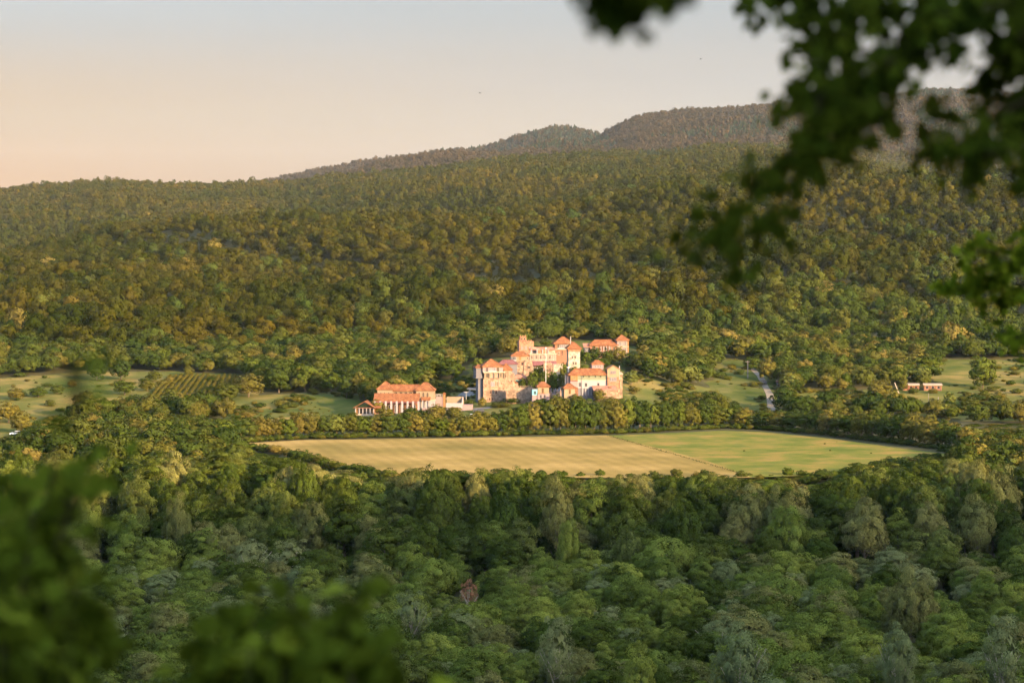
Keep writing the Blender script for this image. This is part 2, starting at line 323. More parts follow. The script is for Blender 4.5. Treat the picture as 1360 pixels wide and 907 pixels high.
M['whitepaint'] = surf('white_paint', [(0.3,(0.7,0.7,0.69)),(0.7,(0.8,0.8,0.78))], 2, rough=0.4, bump=0.0)
M['darkpaint'] = surf('dark_grey_paint', [(0.3,(0.04,0.04,0.045)),(0.7,(0.06,0.06,0.065))], 2, rough=0.3, bump=0.0)
M['rubber'] = surf('tyre_rubber', [(0.3,(0.015,0.015,0.015)),(0.7,(0.03,0.03,0.03))], 2)
# mown hay field: rows of cut hay running along the field, swinging as the mower turned
def hay():
    m, t = newmat('mown_hay'); o = N(t,'ShaderNodeOutputMaterial'); b = N(t,'ShaderNodeBsdfDiffuse')
    tc = N(t,'ShaderNodeTexCoord'); mp = N(t,'ShaderNodeMapping'); mp.inputs['Rotation'].default_value = (0,0,radians(-13))
    t.links.new(tc.outputs['Object'], mp.inputs[0])
    w = N(t,'ShaderNodeTexWave', bands_direction='X'); w.inputs['Scale'].default_value = 0.06; w.inputs['Distortion'].default_value = 5.0; w.inputs['Detail'].default_value = 2; w.inputs['Detail Scale'].default_value = 0.25
    t.links.new(mp.outputs[0], w.inputs['Vector'])
    n1 = N(t,'ShaderNodeTexNoise'); n1.inputs['Scale'].default_value = 0.03; n1.inputs['Detail'].default_value = 8; t.links.new(tc.outputs['Object'], n1.inputs['Vector'])
    r = ramp(t, [(0.32,(0.18,0.14,0.045)),(0.5,(0.26,0.185,0.062)),(0.66,(0.34,0.235,0.085))], 'LINEAR'); t.links.new(n1.outputs[0], r.inputs[0])
    n2 = N(t,'ShaderNodeTexNoise'); n2.inputs['Scale'].default_value = 0.5; n2.inputs['Detail'].default_value = 5; t.links.new(tc.outputs['Object'], n2.inputs['Vector'])
    a = N(t,'ShaderNodeMath', operation='MULTIPLY_ADD'); a.inputs[1].default_value = 0.11; a.inputs[2].default_value = 0.72; t.links.new(w.outputs[1], a.inputs[0])
    a2 = N(t,'ShaderNodeMath', operation='MULTIPLY_ADD'); a2.inputs[1].default_value = 0.4; t.links.new(n2.outputs[0], a2.inputs[0]); t.links.new(a.outputs[0], a2.inputs[2])
    mm = N(t,'ShaderNodeVectorMath', operation='SCALE'); t.links.new(r.outputs[0], mm.inputs[0]); t.links.new(a2.outputs[0], mm.inputs[3])
    bp = N(t,'ShaderNodeBump'); bp.inputs['Distance'].default_value = 0.15; bp.inputs['Strength'].default_value = 0.2; t.links.new(w.outputs[1], bp.inputs['Height']); t.links.new(bp.outputs[0], b.inputs['Normal'])
    t.links.new(mm.outputs[0], b.inputs[0]); t.links.new(b.outputs[0], o.inputs[0]); return m
M['hay'] = hay()
M['pasture'] = surf('uncut_pasture', [(0.36,(0.10,0.125,0.028)),(0.48,(0.15,0.152,0.036)),(0.56,(0.20,0.165,0.045)),(0.66,(0.27,0.18,0.058))], 0.07, detail=12, bump=0.7, dist=0.6)

# ------------------------------------------------------------------ ground and fields
nx, ny = len(XA), len(YA)
ii, jj = np.meshgrid(np.arange(ny-1), np.arange(nx-1), indexing='ij'); q = (ii*nx + jj).ravel()
gm = mesh_np('ground', np.stack([GX.ravel(), GY.ravel(), GZ.ravel()], 1), np.stack([q, q+1, q+nx+1, q+nx], 1), M['ground'])
gm.polygons.foreach_set('use_smooth', np.ones(len(gm.polygons), dtype=bool))
tag(link('ground', gm), 'wooded valley floor and hillside ground under the trees', kind='structure')

def in_poly(px, py, poly):
    px = np.asarray(px, float); py = np.asarray(py, float); r = np.zeros(px.shape, bool); n = len(poly)
    for i in range(n):
        x0, y0 = poly[i]; x1, y1 = poly[(i+1) % n]
        if y0 == y1: continue
        c = ((y0 > py) != (y1 > py)) & (px < (x1-x0)*(py-y0)/(y1-y0)+x0); r ^= c
    return r
def drape(name, mat, poly, label, step=4.0, lift=0.12):
    """a sheet laid on the ground inside an outline (outline in metres)"""
    xs = [p[0] for p in poly]; ys = [p[1] for p in poly]
    ax = np.arange(min(xs)-step, max(xs)+step, step); ay = np.arange(min(ys)-step, max(ys)+step, step)
    X, Y = np.meshgrid(ax, ay); cxm = X[:-1,:-1]+step/2; cym = Y[:-1,:-1]+step/2
    ins = in_poly(cxm, cym, poly); idx = np.argwhere(ins)
    used = {}; V = []; Fc = []
    def vid(i, j):
        if (i, j) not in used:
            used[(i, j)] = len(V); x = X[i, j] + 0.3*step*sin(i*2.1+j*1.3); y = Y[i, j] + 0.3*step*sin(i*1.7-j*2.3); V.append((x, y, 0))
        return used[(i, j)]
    for i, j in idx: Fc.append((vid(i,j), vid(i,j+1), vid(i+1,j+1), vid(i+1,j)))
    V = np.array(V); V[:, 2] = ground(V[:, 0], V[:, 1]) + lift
    me = mesh_np(name, V, Fc, mat); me.polygons.foreach_set('use_smooth', np.ones(len(Fc), dtype=bool))
    return tag(link(name, me), label, kind='structure')
def flat(px, py, z=0.0):
    Y = (z - HC) / slope(py); return ((px-CX)/F*Y, Y)
def poly_sheet(name, mat, pts, z, label):
    m = bpy.data.meshes.new(name); m.from_pydata([(x, y, z) for x, y in pts], [], [tuple(range(len(pts)))]); m.update(); m.materials.append(mat)
    return tag(link(name, m), label, kind='structure')
FIELD_PX = [(285,591),(400,584.5),(600,582),(820,578),(870,576),(960,572),(1010,573.5),(1100,582),(1180,593),(1265,604),(1200,618),(1110,630),(1000,634),(860,634.5),(600,634.5),(500,634),(440,622),(370,602)]
FIELD = [flat(a, b) for a, b in FIELD_PX]
A, B_ = flat(808,578.2), flat(1000,634.2)
hayp = [flat(a,b) for a,b in [(285,591),(400,584.5),(600,582),(808,578.2)]] + [flat(940,612), B_] + [flat(a,b) for a,b in [(860,634.5),(600,634.5),(500,634),(440,622),(370,602)]]
pasp = [A] + [flat(a,b) for a,b in [(820,578),(870,576),(960,572),(1010,573.5),(1100,582),(1180,593),(1265,604),(1200,618),(1110,630),(1000,634.2)]] + [flat(940,612)]
poly_sheet('hay_field', M['hay'], hayp, 0.05, 'mown golden hay field below the castle village')
poly_sheet('green_field', M['pasture'], pasp, 0.05, 'uncut green and ochre pasture right of the mown hay field')

MEAD_L = [(0,503),(110,494),(240,494),(335,499),(345,522),(300,548),(150,548),(60,566),(0,585),(-60,585),(-60,505)]
MEAD_C = [(300,525),(470,520),(500,553),(300,560)]
SLOPE_T = [(572,505),(640,498),(640,535),(600,552),(500,552),(545,528),(575,528)]
VILL = [(600,560),(626,480),(688,474),(700,455),(790,452),(852,462),(856,482),(830,492),(836,520),(930,540),(935,556),(600,560)]
TRACK = [(955,478),(1000,478),(1030,490),(1040,555),(965,555),(935,530)]
MEAD_R = [(1240,478),(1420,478),(1420,530),(1240,522)]
MEAD_R2 = [(1035,523),(1190,516),(1420,530),(1420,560),(1290,560),(1180,545),(1060,552)]
GREEN_R = [(830,498),(940,515),(960,545),(900,552),(832,530)]
CLEAR = [MEAD_L, MEAD_C, SLOPE_T, VILL, TRACK, MEAD_R, MEAD_R2, GREEN_R]
def wp(poly): return [hit(a, b)[:2] for a, b in poly]
drape('dry_meadow', M['meadow'], wp([(a, b) for a, b in MEAD_L]), 'dry straw coloured meadow left of the vineyard')
drape('meadow_strip', M['meadow'], wp(MEAD_C), 'narrow dry grass strip left of the red roofed lodge')
drape('grass_slope', M['grass'], wp(SLOPE_T), 'green grassy slope left of the castle tower')
drape('village_ground', M['grass'], wp(VILL), 'grassy ground between the castle buildings')
drape('clearing', M['grass'], wp(TRACK), 'green clearing beside the pale dirt track')
drape('right_meadow', M['meadow'], wp(MEAD_R), 'meadow round the lone round tree')
drape('lower_meadow', M['meadow'], wp(MEAD_R2), 'ochre scrubby meadow below the brick cabins')
drape('terrace_grass', M['meadow'], wp(GREEN_R), 'dry grass slope right of the white hall')

def ribbon(name, mat, ctr, widths, label, lift=0.2):
    """a track along ground points (metres)"""
    c = [np.array(p[:2]) for p in ctr]; V = []; Fc = []; n = 0
    pts = []; ws = []
    for i in range(len(c)-1):
        for k in range(8): pts.append(c[i]+(c[i+1]-c[i])*k/8); ws.append(widths[i]+(widths[i+1]-widths[i])*k/8)
    pts.append(c[-1]); ws.append(widths[-1])
    for i, p in enumerate(pts):
        d = pts[min(i+1,len(pts)-1)]-pts[max(i-1,0)]; d /= np.linalg.norm(d)+1e-9; nrm = np.array([-d[1], d[0]])
        for s in (-1,-0.33,0.33,1):
            q_ = p + nrm*ws[i]/2*s; V.append((q_[0], q_[1], float(ground(q_[0], q_[1]))+lift))
    for i in range(len(pts)-1):
        for k in range(3): a = i*4+k; Fc.append((a, a+1, a+5, a+4))
    return tag(link(name, mesh_np(name, V, Fc, mat)), label, kind='structure')
H = lambda a, b: hit(a, b)
ribbon('dirt_track', M['path'], [H(999,490),H(1010,500),H(1016,512),H(1023,525),H(1026,548)], [2.5,3,2.6,3,3], 'pale dirt track running down the clearing')
ribbon('access_road', M['asphalt'], [H(560,536),H(590,533),H(618,526),H(636,512),H(640,498)], [7,8,7,7,6], 'grey road curving up to the castle tower')
ribbon('village_street', M['asphalt'], [H(741,531),H(744,520),H(749,508),H(757,497)], [8,9,8,5], 'steep grey paved street between the gatehouse and the white hall')
ribbon('lower_road', M['asphalt'], [H(570,548),H(615,545),H(652,542)], [5,5,4], 'grey car park lane below the castle tower')

# ------------------------------------------------------------------ trees
def crown_geo(seed, rx, rz, zc, nl, lr, npl, ls, flatb=0.35, openness=0.0, core=True):
    """leaf clumps on many lobes spread over an ellipsoid: returns V, F, tint"""
    r = np.random.default_rng(seed)
    k = np.arange(nl) + 0.5; ph = k*2.39996 + r.uniform(0, 6); ct = 1 - (1.0+0.75)*k/nl + r.normal(0, 0.06, nl); ct = np.clip(ct, -0.85, 1)
    st = np.sqrt(1-ct**2); rad = r.uniform(0.55, 0.98, nl)
    c = np.stack([rx*st*np.cos(ph)*rad, rx*st*np.sin(ph)*rad, rz*ct*rad], 1)
    c[:, :2] *= np.array([1.0, 0.9]); c += r.normal(0, 0.06*rx, c.shape)
    keep = r.uniform(0, 1, nl) > openness; c = c[keep]; n = len(c)
    R = lr * r.uniform(0.65, 1.35, n); out_ = c / (np.linalg.norm(c, axis=1, keepdims=True) + 1e-6)
    m = n*npl; li = np.repeat(np.arange(n), npl)
    d = r.normal(0, 1, (m, 3)) + out_[li]*0.9 + np.array([0, 0, 0.35]); d /= np.linalg.norm(d, axis=1, keepdims=True)
    sq = np.array([1, 1, 0.75])
    p = c[li] + d*sq*(R[li]*r.uniform(0.72, 1.08, m))[:, None]
    nrm = d + out_[li]*0.5 + r.normal(0, 0.28, (m, 3))
    size = ls*r.uniform(0.6, 1.35, m); tint = np.clip(0.5*r.uniform(0, 1, m) + 0.5*r.uniform(0, 1, n)[li], 0, 1)
    if core:
        kc = max(30, n*2); pc = r.normal(0, 1, (kc, 3)); pc /= np.linalg.norm(pc, axis=1, keepdims=True); nn = pc.copy()
        pc = pc*np.array([rx, rx, rz])*0.58; p = np.concatenate([p, pc]); nrm = np.concatenate([nrm, nn + r.normal(0, 0.3, nn.shape)])
        size = np.concatenate([size, np.full(kc, lr*1.1)]); tint = np.concatenate([tint, np.full(kc, 0.2)]); m += kc
    nrm /= np.linalg.norm(nrm, axis=1, keepdims=True)
    a = np.cross(nrm, r.normal(0, 1, (m, 3))); a /= np.linalg.norm(a, axis=1, keepdims=True); b = np.cross(nrm, a)
    s = size[:, None]/2; asp = r.uniform(0.6, 1.0, m)[:, None]; bend = nrm*s*0.3
    V = np.stack([p - a*s, p - b*s*asp + bend, p + a*s*1.1, p + b*s*asp + bend], 1).reshape(-1, 3); V[:, 2] += zc
    return V, np.arange(m*4).reshape(m, 4), np.repeat(tint, 4)
def trunk_mb(seed, h, r0, rx, zc, limbs=5, spread=0.6):
    r = random.Random(seed); mb = MB(); top = zc + 0.2*rx; bx, by = r.uniform(-.3,.3), r.uniform(-.3,.3)
    mb.tube([(0,0,-1.0),(bx*.3,by*.3,h*0.3),(bx,by,zc*0.8),(bx*1.5,by*1.2,top)], [r0*1.25,r0,r0*.7,r0*.25], 6)
    for k in range(limbs):
        a = k*2.4+r.uniform(-.4,.4); z0 = zc*r.uniform(.45,.75); L = rx*spread*r.uniform(.8,1.2)
        mb.tube([(bx*.6,by*.6,z0),(cos(a)*L*.45,sin(a)*L*.45,z0+L*.55),(cos(a)*L,sin(a)*L,z0+L*1.15)],[r0*.5,r0*.33,r0*.1],5)
    return mb
# near trees: crown and trunk meshes kept apart so that each tree has both as parts
NEAR = {}; rz_of = {}; KEEP = []
def near_kind(key, mat, shapes, n_shapes, label_col):
    L = []
    for i in range(n_shapes):
        rx, rz, zc, nl, lr, npl, ls, op = shapes[i % len(shapes)]
        V, Fc, ti = crown_geo(hash(key) % 1000 if False else sum(map(ord, key))*31+i, rx, rz, zc, nl, lr, npl, ls, openness=op)
        cm = mesh_np('crown', V, Fc, M[mat], ti); cm['h'] = zc + rz
        tm = trunk_mb(i*7+3, zc, 0.28, rx, zc, 6 if op < .1 else 9, 0.62 if op < .1 else 0.95).mesh('trunk', M['palebark'] if op > .1 else M['bark'])
        rz_of[id(cm)] = rz; L.append((cm, tm, rx, zc+rz)); KEEP.append(cm)
    NEAR[key] = (L, label_col)
#             rx   rz   zc  lobes lr  leaves size open
round_ =   [(5.0, 4.6, 8.4, 70, 1.35, 166, 0.31, 0.0), (5.4, 4.2, 7.8, 62, 1.5, 183, 0.31, 0.04), (4.6, 5.2, 8.8, 74, 1.25, 157, 0.30, 0.0)]
tall_ =    [(4.1, 6.2, 9.0, 74, 1.25, 157, 0.30, 0.03), (3.7, 6.6, 9.4, 70, 1.2, 157, 0.30, 0.05)]
wispy_ =   [(4.7, 5.0, 8.6, 64, 1.25, 140, 0.25, 0.2), (4.2, 5.6, 9.0, 60, 1.2, 140, 0.25, 0.28)]
near_kind('oak', 'oak', round_ + tall_, 5, 'dark green')
near_kind('lime', 'lime', tall_ + round_, 4, 'fresh green')
near_kind('olive', 'olive', round_ + tall_, 3, 'olive yellow')
near_kind('willow', 'willow', wispy_, 2, 'greyish')
near_kind('dead', 'dead', [(3.0, 3.0, 8.0, 28, 0.9, 87, 0.24, 0.3)], 1, 'withered rust brown')

def place_tree(name, key, i, x, y, z, s, sz, rot, label, cat='tree', group=None):
    cm, tm, rx, h = NEAR[key][0][i]
    e = bpy.data.objects.new(name, None); C.objects.link(e); e.location = (x, y, z); e.rotation_euler = (0, 0, rot); e.scale = (s, s, sz)
    e.empty_display_size = 0.5
    c = bpy.data.objects.new('crown', cm); c.parent = e; C.objects.link(c)
    t_ = bpy.data.objects.new('trunk', tm); t_.parent = e; C.objects.link(t_)
    return tag(e, label, cat, group)

# proto meshes for masses
def proto(name, mat, rx, rz, zc, nl, lr, npl, ls, seed, trunk=True):
    V, Fc, ti = crown_geo(seed, rx, rz, zc, nl, lr, npl, ls)
    me = mesh_np(name, V, Fc, M[mat], ti)
    return bpy.data.objects.new(name, me)
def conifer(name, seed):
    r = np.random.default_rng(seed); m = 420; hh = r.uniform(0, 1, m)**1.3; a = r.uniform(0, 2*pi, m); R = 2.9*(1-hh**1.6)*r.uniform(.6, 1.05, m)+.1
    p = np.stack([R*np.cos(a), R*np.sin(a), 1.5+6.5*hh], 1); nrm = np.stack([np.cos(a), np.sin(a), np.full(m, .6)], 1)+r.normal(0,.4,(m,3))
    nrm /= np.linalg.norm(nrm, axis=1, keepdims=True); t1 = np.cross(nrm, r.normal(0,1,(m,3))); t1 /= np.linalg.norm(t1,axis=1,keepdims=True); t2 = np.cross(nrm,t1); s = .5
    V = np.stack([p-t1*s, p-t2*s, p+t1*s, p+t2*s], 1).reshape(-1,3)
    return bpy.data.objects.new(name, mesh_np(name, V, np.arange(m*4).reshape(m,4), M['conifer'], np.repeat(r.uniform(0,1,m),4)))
def coll(name, objs):
    c = bpy.data.collections.new(name)
    for o in objs: c.objects.link(o)
    return c
def scatter(name, pts, scl, rot, idx, collection, label, cat=None):
    n = len(pts); me = bpy.data.meshes.new(name); me.vertices.add(n); me.vertices.foreach_set('co', np.asarray(pts, dtype=np.float32).ravel())
    a = me.attributes.new('sclv', 'FLOAT_VECTOR', 'POINT'); a.data.foreach_set('vector', np.asarray(scl, dtype=np.float32).ravel())
    a = me.attributes.new('rotz', 'FLOAT_VECTOR', 'POINT'); rr_ = np.zeros((n, 3), np.float32); rr_[:, 2] = rot; a.data.foreach_set('vector', rr_.ravel())
    a = me.attributes.new('pidx', 'INT', 'POINT'); a.data.foreach_set('value', np.asarray(idx, dtype=np.int32))
    me.update(); ob = link(name, me)
    g = bpy.data.node_groups.new(name + '_nodes', 'GeometryNodeTree')
    g.interface.new_socket('Geometry', in_out='INPUT', socket_type='NodeSocketGeometry'); g.interface.new_socket('Geometry', in_out='OUTPUT', socket_type='NodeSocketGeometry')
    gi = N(g, 'NodeGroupInput'); go = N(g, 'NodeGroupOutput'); ip = N(g, 'GeometryNodeInstanceOnPoints'); ci = N(g, 'GeometryNodeCollectionInfo')
    ci.inputs['Collection'].default_value = collection; ci.inputs['Separate Children'].default_value = True; ci.inputs['Reset Children'].default_value = True
    def na(nm, ty):
        x = N(g, 'GeometryNodeInputNamedAttribute', data_type=ty); x.inputs['Name'].default_value = nm; return x.outputs['Attribute']
    g.links.new(gi.outputs[0], ip.inputs['Points']); g.links.new(ci.outputs[0], ip.inputs['Instance']); ip.inputs['Pick Instance'].default_value = True
    g.links.new(na('pidx', 'INT'), ip.inputs['Instance Index'])
    g.links.new(na('rotz', 'FLOAT_VECTOR'), ip.inputs['Rotation']); g.links.new(na('sclv', 'FLOAT_VECTOR'), ip.inputs['Scale'])
    g.links.new(ip.outputs[0], go.inputs[0])
    md = ob.modifiers.new('scatter', 'NODES'); md.node_group = g
    return tag(ob, label, cat, kind='stuff')

def jgrid(y0, y1, s, margin=1.12, jit=0.42):
    P_ = []
    yy = y0; row = 0
    while yy < y1:
        hw = 680/F*yy*margin + s; xs = np.arange(-hw, hw, s) + (row % 2)*s/2
        P_.append(np.stack([xs + rng.uniform(-jit, jit, len(xs))*s, np.full(len(xs), yy) + rng.uniform(-jit, jit, len(xs))*s], 1)); yy += s*0.87; row += 1
    return np.concatenate(P_)

# --- valley trees: bank below the field and canopy in the valley bottom
vt = np.concatenate([jgrid(368, 585, 8.8), jgrid(590, 705, 9.8)])
vx, vy = vt[:, 0], vt[:, 1]; be = bank_edge(vx)
vt = vt[(vy < be - 8)]; vx, vy = vt[:, 0], vt[:, 1]; vz = ground(vx, vy); be = bank_edge(vx)
dB = be - vy
hgt = np.interp(dB, [8, 20, 36, 64, 84, 104, 118, 170, 330], [8, 15, 20.5, 21.5, 18, 12.5, 10.5, 11.5, 12.5]) * np.where(dB < 45, rng.uniform(0.85, 1.1, len(vx)), rng.uniform(0.68, 1.22, len(vx)))
pxs = pxof(vx, vy); pyt = pyof(vz + hgt, vy)
# left of the field the bank wood runs on over the flat ground up to the meadows
app = hgt/vy
CAPX = [-60,0,60,150,300,330,375,440,500,560,620,700,760,800,900,950,990,1090,1130,1200,1250,1290,1400]
CAPY = [588,580,550,536,552,597,604,622,636,624,620,624,626,631,633,624,638,640,620,612,604,566,566]
def cap_h(x, y, z, h):
    lim = np.interp(pxof(x, y), CAPX, CAPY) + rng.uniform(-3, 5, len(x)); ztop = HC + np.array([slope(q) for q in lim])*y
    return np.minimum(h, ztop - z)
hgt = cap_h(vx, vy, vz, hgt); kp = hgt > 4.5; vx, vy, vz, hgt, dB = vx[kp], vy[kp], vz[kp], hgt[kp], dB[kp]; pxs = pxof(vx, vy); pyt = pyof(vz + hgt, vy); app = hgt/vy
vis = (pxs > -25) & (pxs < 1385) & (pyt < 915)
order = np.argsort(-(app * vis))
n_ind = min(280, int(vis.sum()))
ind = set(order[:n_ind].tolist())
def special(px, py_top, Y, tol=0): return None
SPECIAL = [ # (px, py of the top, distance, kind, shape, width m, height m, label)
 (740, 803, 440, 'willow', 1, 8.5, 15, 'half bare pale tree with exposed crooked branches low in the middle of the valley'),
 (985, 815, 425, 'willow', 0, 11, 14, 'large pale grey green willow at the bottom, right of the half bare tree'),
 (1335, 800, 430, 'willow', 1, 10, 14, 'pale willow at the bottom right corner of the valley'),
 (1195, 815, 430, 'willow', 0, 8, 12, 'small pale willow between the large willow and the corner willow'),
 (622, 762, 552, 'dead', 0, 6, 12, 'withered rust brown tree between the bank wood and the valley canopy'),
 (545, 775, 500, 'willow', 1, 9, 13, 'grey twiggy tree just left of the withered brown tree'),
 (1150, 655, 612, 'olive', 0, 14, 19, 'broad olive yellow tree crown rising from the right of the bank wood'),
 (1212, 752, 505, 'olive', 1, 12, 13, 'yellowish broad crown below the broad olive tree on the right'),
 (740, 625, 615, 'olive', 2, 10, 16, 'tall pale olive tree standing at the field edge below the gatehouse'),
 (415, 662, 612, 'olive', 0, 12, 16, 'pale olive round tree in the bank wood below the left tip of the hay field'),
 (235, 655, 610, 'olive', 1, 9, 16, 'tall pale olive tree at the left of the bank wood'),
 (490, 680, 606, 'olive', 2, 9, 15, 'olive tree with pale clumps in the middle left of the bank wood'),
 (755, 682, 590, 'lime', 2, 6, 13, 'slim upright light green tree in front of the dark bank wood'),
 (850, 845, 420, 'lime', 0, 7, 11, 'fresh green young tree between the half bare tree and the large willow'),
 (1300, 650, 610, 'olive', 2, 11, 16, 'olive yellow tree with hanging clumps near the right edge of the bank wood'),
]
sp_xy = []
for (px, pt, Y, key, i, w, h, lab) in SPECIAL:
    x, _, ztop = P(px, pt, Y); sp_xy.append((x, Y, w))
    g = float(ground(x, Y)); cm, tm, rx, hh = NEAR[key][0][i]; base = min(g, ztop - h*0.8)
    place_tree('willow_tree' if key == 'willow' else 'broadleaf_tree', key, i, x, Y, base if abs(base-g) < 3 else g, w/2/(rx+1), (ztop-(base if abs(base-g) < 3 else g))/(hh+1.0), px*0.37, lab, group='trees picked out in the valley wood')
GX_ = [(-1e9,130,'at the far left'),(130,300,'left of the field tip'),(300,450,'below the field tip'),(450,580,'below the lodge'),(580,700,'below the castle tower'),(700,800,'below the gatehouse'),(800,900,'below the field boundary'),(900,1010,'below the green pasture'),(1010,1130,'below the pasture tip'),(1130,1250,'below the brick cabins'),(1250,1e9,'at the far right')]
def where(px):
    for a, b, s in GX_:
        if a <= px < b: return s
rest = []
lab_n = {}
for k in range(len(vx)):
    x, y, z, h = vx[k], vy[k], vz[k], hgt[k]
    if any((x-a)**2/(0.5*w+1.5)**2 + (y-b)**2/(0.5*w+2.5)**2 < 1 for a, b, w in sp_xy): continue
    if any(abs(pxof(x, y)-pxof(a, b)) < w*0.40*F/b and 0 < b - y < 24 and w >= 8 and h > 9 for a, b, w in sp_xy): h *= 0.72
    r_ = rng.uniform()
    if dB[k] > 98: key = 'lime' if r_ < .52 else ('oak' if r_ < .74 else ('willow' if r_ < .90 else 'olive'))
    else: key = 'oak' if r_ < .74 else ('lime' if r_ < .86 else 'olive')
    L = NEAR[key][0]; i = int(rng.integers(len(L))); cm, tm, rx, hh = L[i]
    sz = h/(hh+0.6); s = (5.3 if dB[k] > 98 else 5.6)/(rx+0.9)*rng.uniform(.8, 1.25)
    if dB[k] > 98: s = sz*rng.uniform(.92, 1.22)
    if k in ind:
        col = NEAR[key][1]; zone = 'in the front row' if dB[k] > 235 else ('in mid canopy' if dB[k] > 160 else ('in the rear canopy' if dB[k] > 98 else ('at the bank foot' if dB[k] > 74 else ('in the bank wood' if dB[k] > 34 else 'atop the bank'))))
        size = 'tall' if h > 16.5 else ('small' if h < 11 else 'middling')
        if dB[k] > 98: size = 'taller' if h > 11 else ('low' if h < 8.5 else 'rounded')
        shp = ("columnar" if rz_of[id(cm)] > 5.5 else ("wide" if s*rx > 4.9 else "round")); lab = f"{size} {shp} {col} tree {zone} {where(pxs[k])}"
        place_tree('willow_tree' if key == 'willow' else 'broadleaf_tree', key, i, x, y, z, s, sz, rng.uniform(0, 6.28), lab, group='trees of the ' + ('valley canopy' if dB[k] > 98 else 'bank wood'))
    else:
        rest.append((x, y, z, s, sz, {'oak': 0, 'lime': 5, 'olive': 9, 'willow': 12}[key] + i))
near_protos = []
for pre, key in (('0oak','oak'),('1lime','lime'),('2olive','olive'),('3willow','willow')):
    for i, (cm, tm, rx, hh) in enumerate(NEAR[key][0]): near_protos.append(bpy.data.objects.new(f'{pre}_{i}', cm))
rest = np.array(rest)
scatter('valley_undergrowth', rest[:, :3], np.stack([rest[:,3], rest[:,3], rest[:,4]], 1), rng.uniform(0, 6.28, len(rest)), rest[:,5].astype(int), coll('near_protos', near_protos), 'further broadleaf crowns filling the valley between the nearer trees')
print('valley individuals', n_ind, 'rest', len(rest))

# low scrub filling the bank and valley floor between the trunks
MIDP = []
for i in range(6): MIDP.append(proto(f'mid_{i}', 'hillgreen', 3.4+0.3*(i%3), 3.3-0.2*(i%2), 5.0, 22, 1.45, 62, 0.58, 100+i))
for i in range(2): MIDP.append(proto(f'mid_{6+i}', 'oak', 3.5, 3.4, 4.7, 30, 1.15, 42, 0.62, 120+i))
for i in range(2): MIDP.append(proto(f'mid_{8+i}', 'golden', 3.4, 3.3, 4.6, 30, 1.15, 42, 0.62, 130+i))
FARG = [proto(f'wfar_{i}', 'hillgreen', 2.9+0.3*(i%3), 2.8+0.5*(i%2), 5.4, 11, 1.75, 78, 0.62, 260+i) for i in range(4)]
FARP = [proto(f'far_{i}', 'hill', 2.9+0.3*(i%3), 2.8+0.5*(i%2), 5.4, 11, 1.75, 78, 0.62, 200+i) for i in range(7)]
VFARP = [proto(f'vfar_{i}', 'hill', 2.8, 2.9, 5.4, 7, 2.1, 36, 1.05, 300+i) for i in range(5)]
CONP = [conifer(f'wcon_{i}', 400+i) for i in range(2)]  # pines in one plantation, elsewhere dark crowns in place of shade
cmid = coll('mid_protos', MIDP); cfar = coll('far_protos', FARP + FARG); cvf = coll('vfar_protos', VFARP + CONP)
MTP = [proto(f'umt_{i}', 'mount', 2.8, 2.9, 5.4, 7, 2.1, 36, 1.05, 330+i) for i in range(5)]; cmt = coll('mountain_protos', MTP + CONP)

sc = jgrid(400, 700, 5.0); sc = sc[(sc[:,1] < bank_edge(sc[:,0]) - 2)]
sz_ = rng.uniform(0.2, 0.4, len(sc))
scatter('scrub', np.stack([sc[:,0], sc[:,1], ground(sc[:,0], sc[:,1])-0.5], 1), np.stack([sz_*1.2, sz_*1.2, sz_], 1), rng.uniform(0, 6.28, len(sc)), rng.choice([0,1,2,3,6,7], len(sc)), cmid, 'low scrub under the valley trees')

# --- hillside forest, mountain forest
def visible(x, y, z, h, tol=0.0035):
    """drops trees deep behind a crest (kept wherever a step to the side could show them)"""
    t = (z + h - HC) / y; vb = np.ones(len(x), bool); cols = np.linspace(-0.27, 0.27, 120)
    ys = np.geomspace(900, 8000, 400)
    TY, TC = np.meshgrid(ys, cols, indexing='ij'); el = (ground(TY*TC, TY) - HC) / TY; cm_ = np.maximum.accumulate(el, axis=0)
    i = np.clip(np.searchsorted(ys, y) - 2, 0, 399); j = np.clip(((x/y + 0.27)/0.54*119).astype(int), 0, 119)
    return t > cm_[i, j] - tol
def clear_mask(x, y, z):
    px, py = pxof(x, y), pyof(z, y); m = np.zeros(len(x), bool)
    for pl in CLEAR: m |= in_poly(px, py, pl)
    return m
# flats beside the fields (left and right) and foot of the hill
fl = jgrid(672, 890, 7.8); x, y = fl[:,0], fl[:,1]
inf = in_poly(x, y, [(a, b) for a, b in FIELD]); px = pxof(x, y); 
near_f = np.zeros(len(x), bool)
for dx, dy in ((5,0),(-5,0),(0,6),(0,-4)): near_f |= in_poly(x+dx, y+dy, FIELD)
strip = (px > 300) & (px < 1290) & (y > 780)            # left to the individual hedgerow trees
okm = ~inf & ~near_f & (y > bank_edge(x) - 10) & ~strip & ~clear_mask(x, y, ground(x, y))
okm &= ~((px > 480) & (px < 1090) & (y < 780))
fl = fl[okm]
mh = jgrid(885, 1130, 7.2); z = ground(mh[:,0], mh[:,1]); cmk = clear_mask(mh[:,0], mh[:,1], z)
pxm = pxof(mh[:,0], mh[:,1])
mh = mh[~cmk & ~((mh[:,1] < 905) & (pxm > 300) & (pxm < 1290))]
mm_ = np.concatenate([fl, mh]); x, y = mm_[:,0], mm_[:,1]; z = ground(x, y)
s = rng.uniform(0.7, 1.2, len(x)) * np.where(y < 890, 1.15, 1.0)
hc_ = cap_h(x, y, z, s*10.5); s = np.where(y < 890, np.clip(hc_/10.5, 0.12, 1.5), s)
i_ = rng.choice(10, len(x), p=[.13,.13,.13,.13,.13,.13,.06,.06,.05,.05])
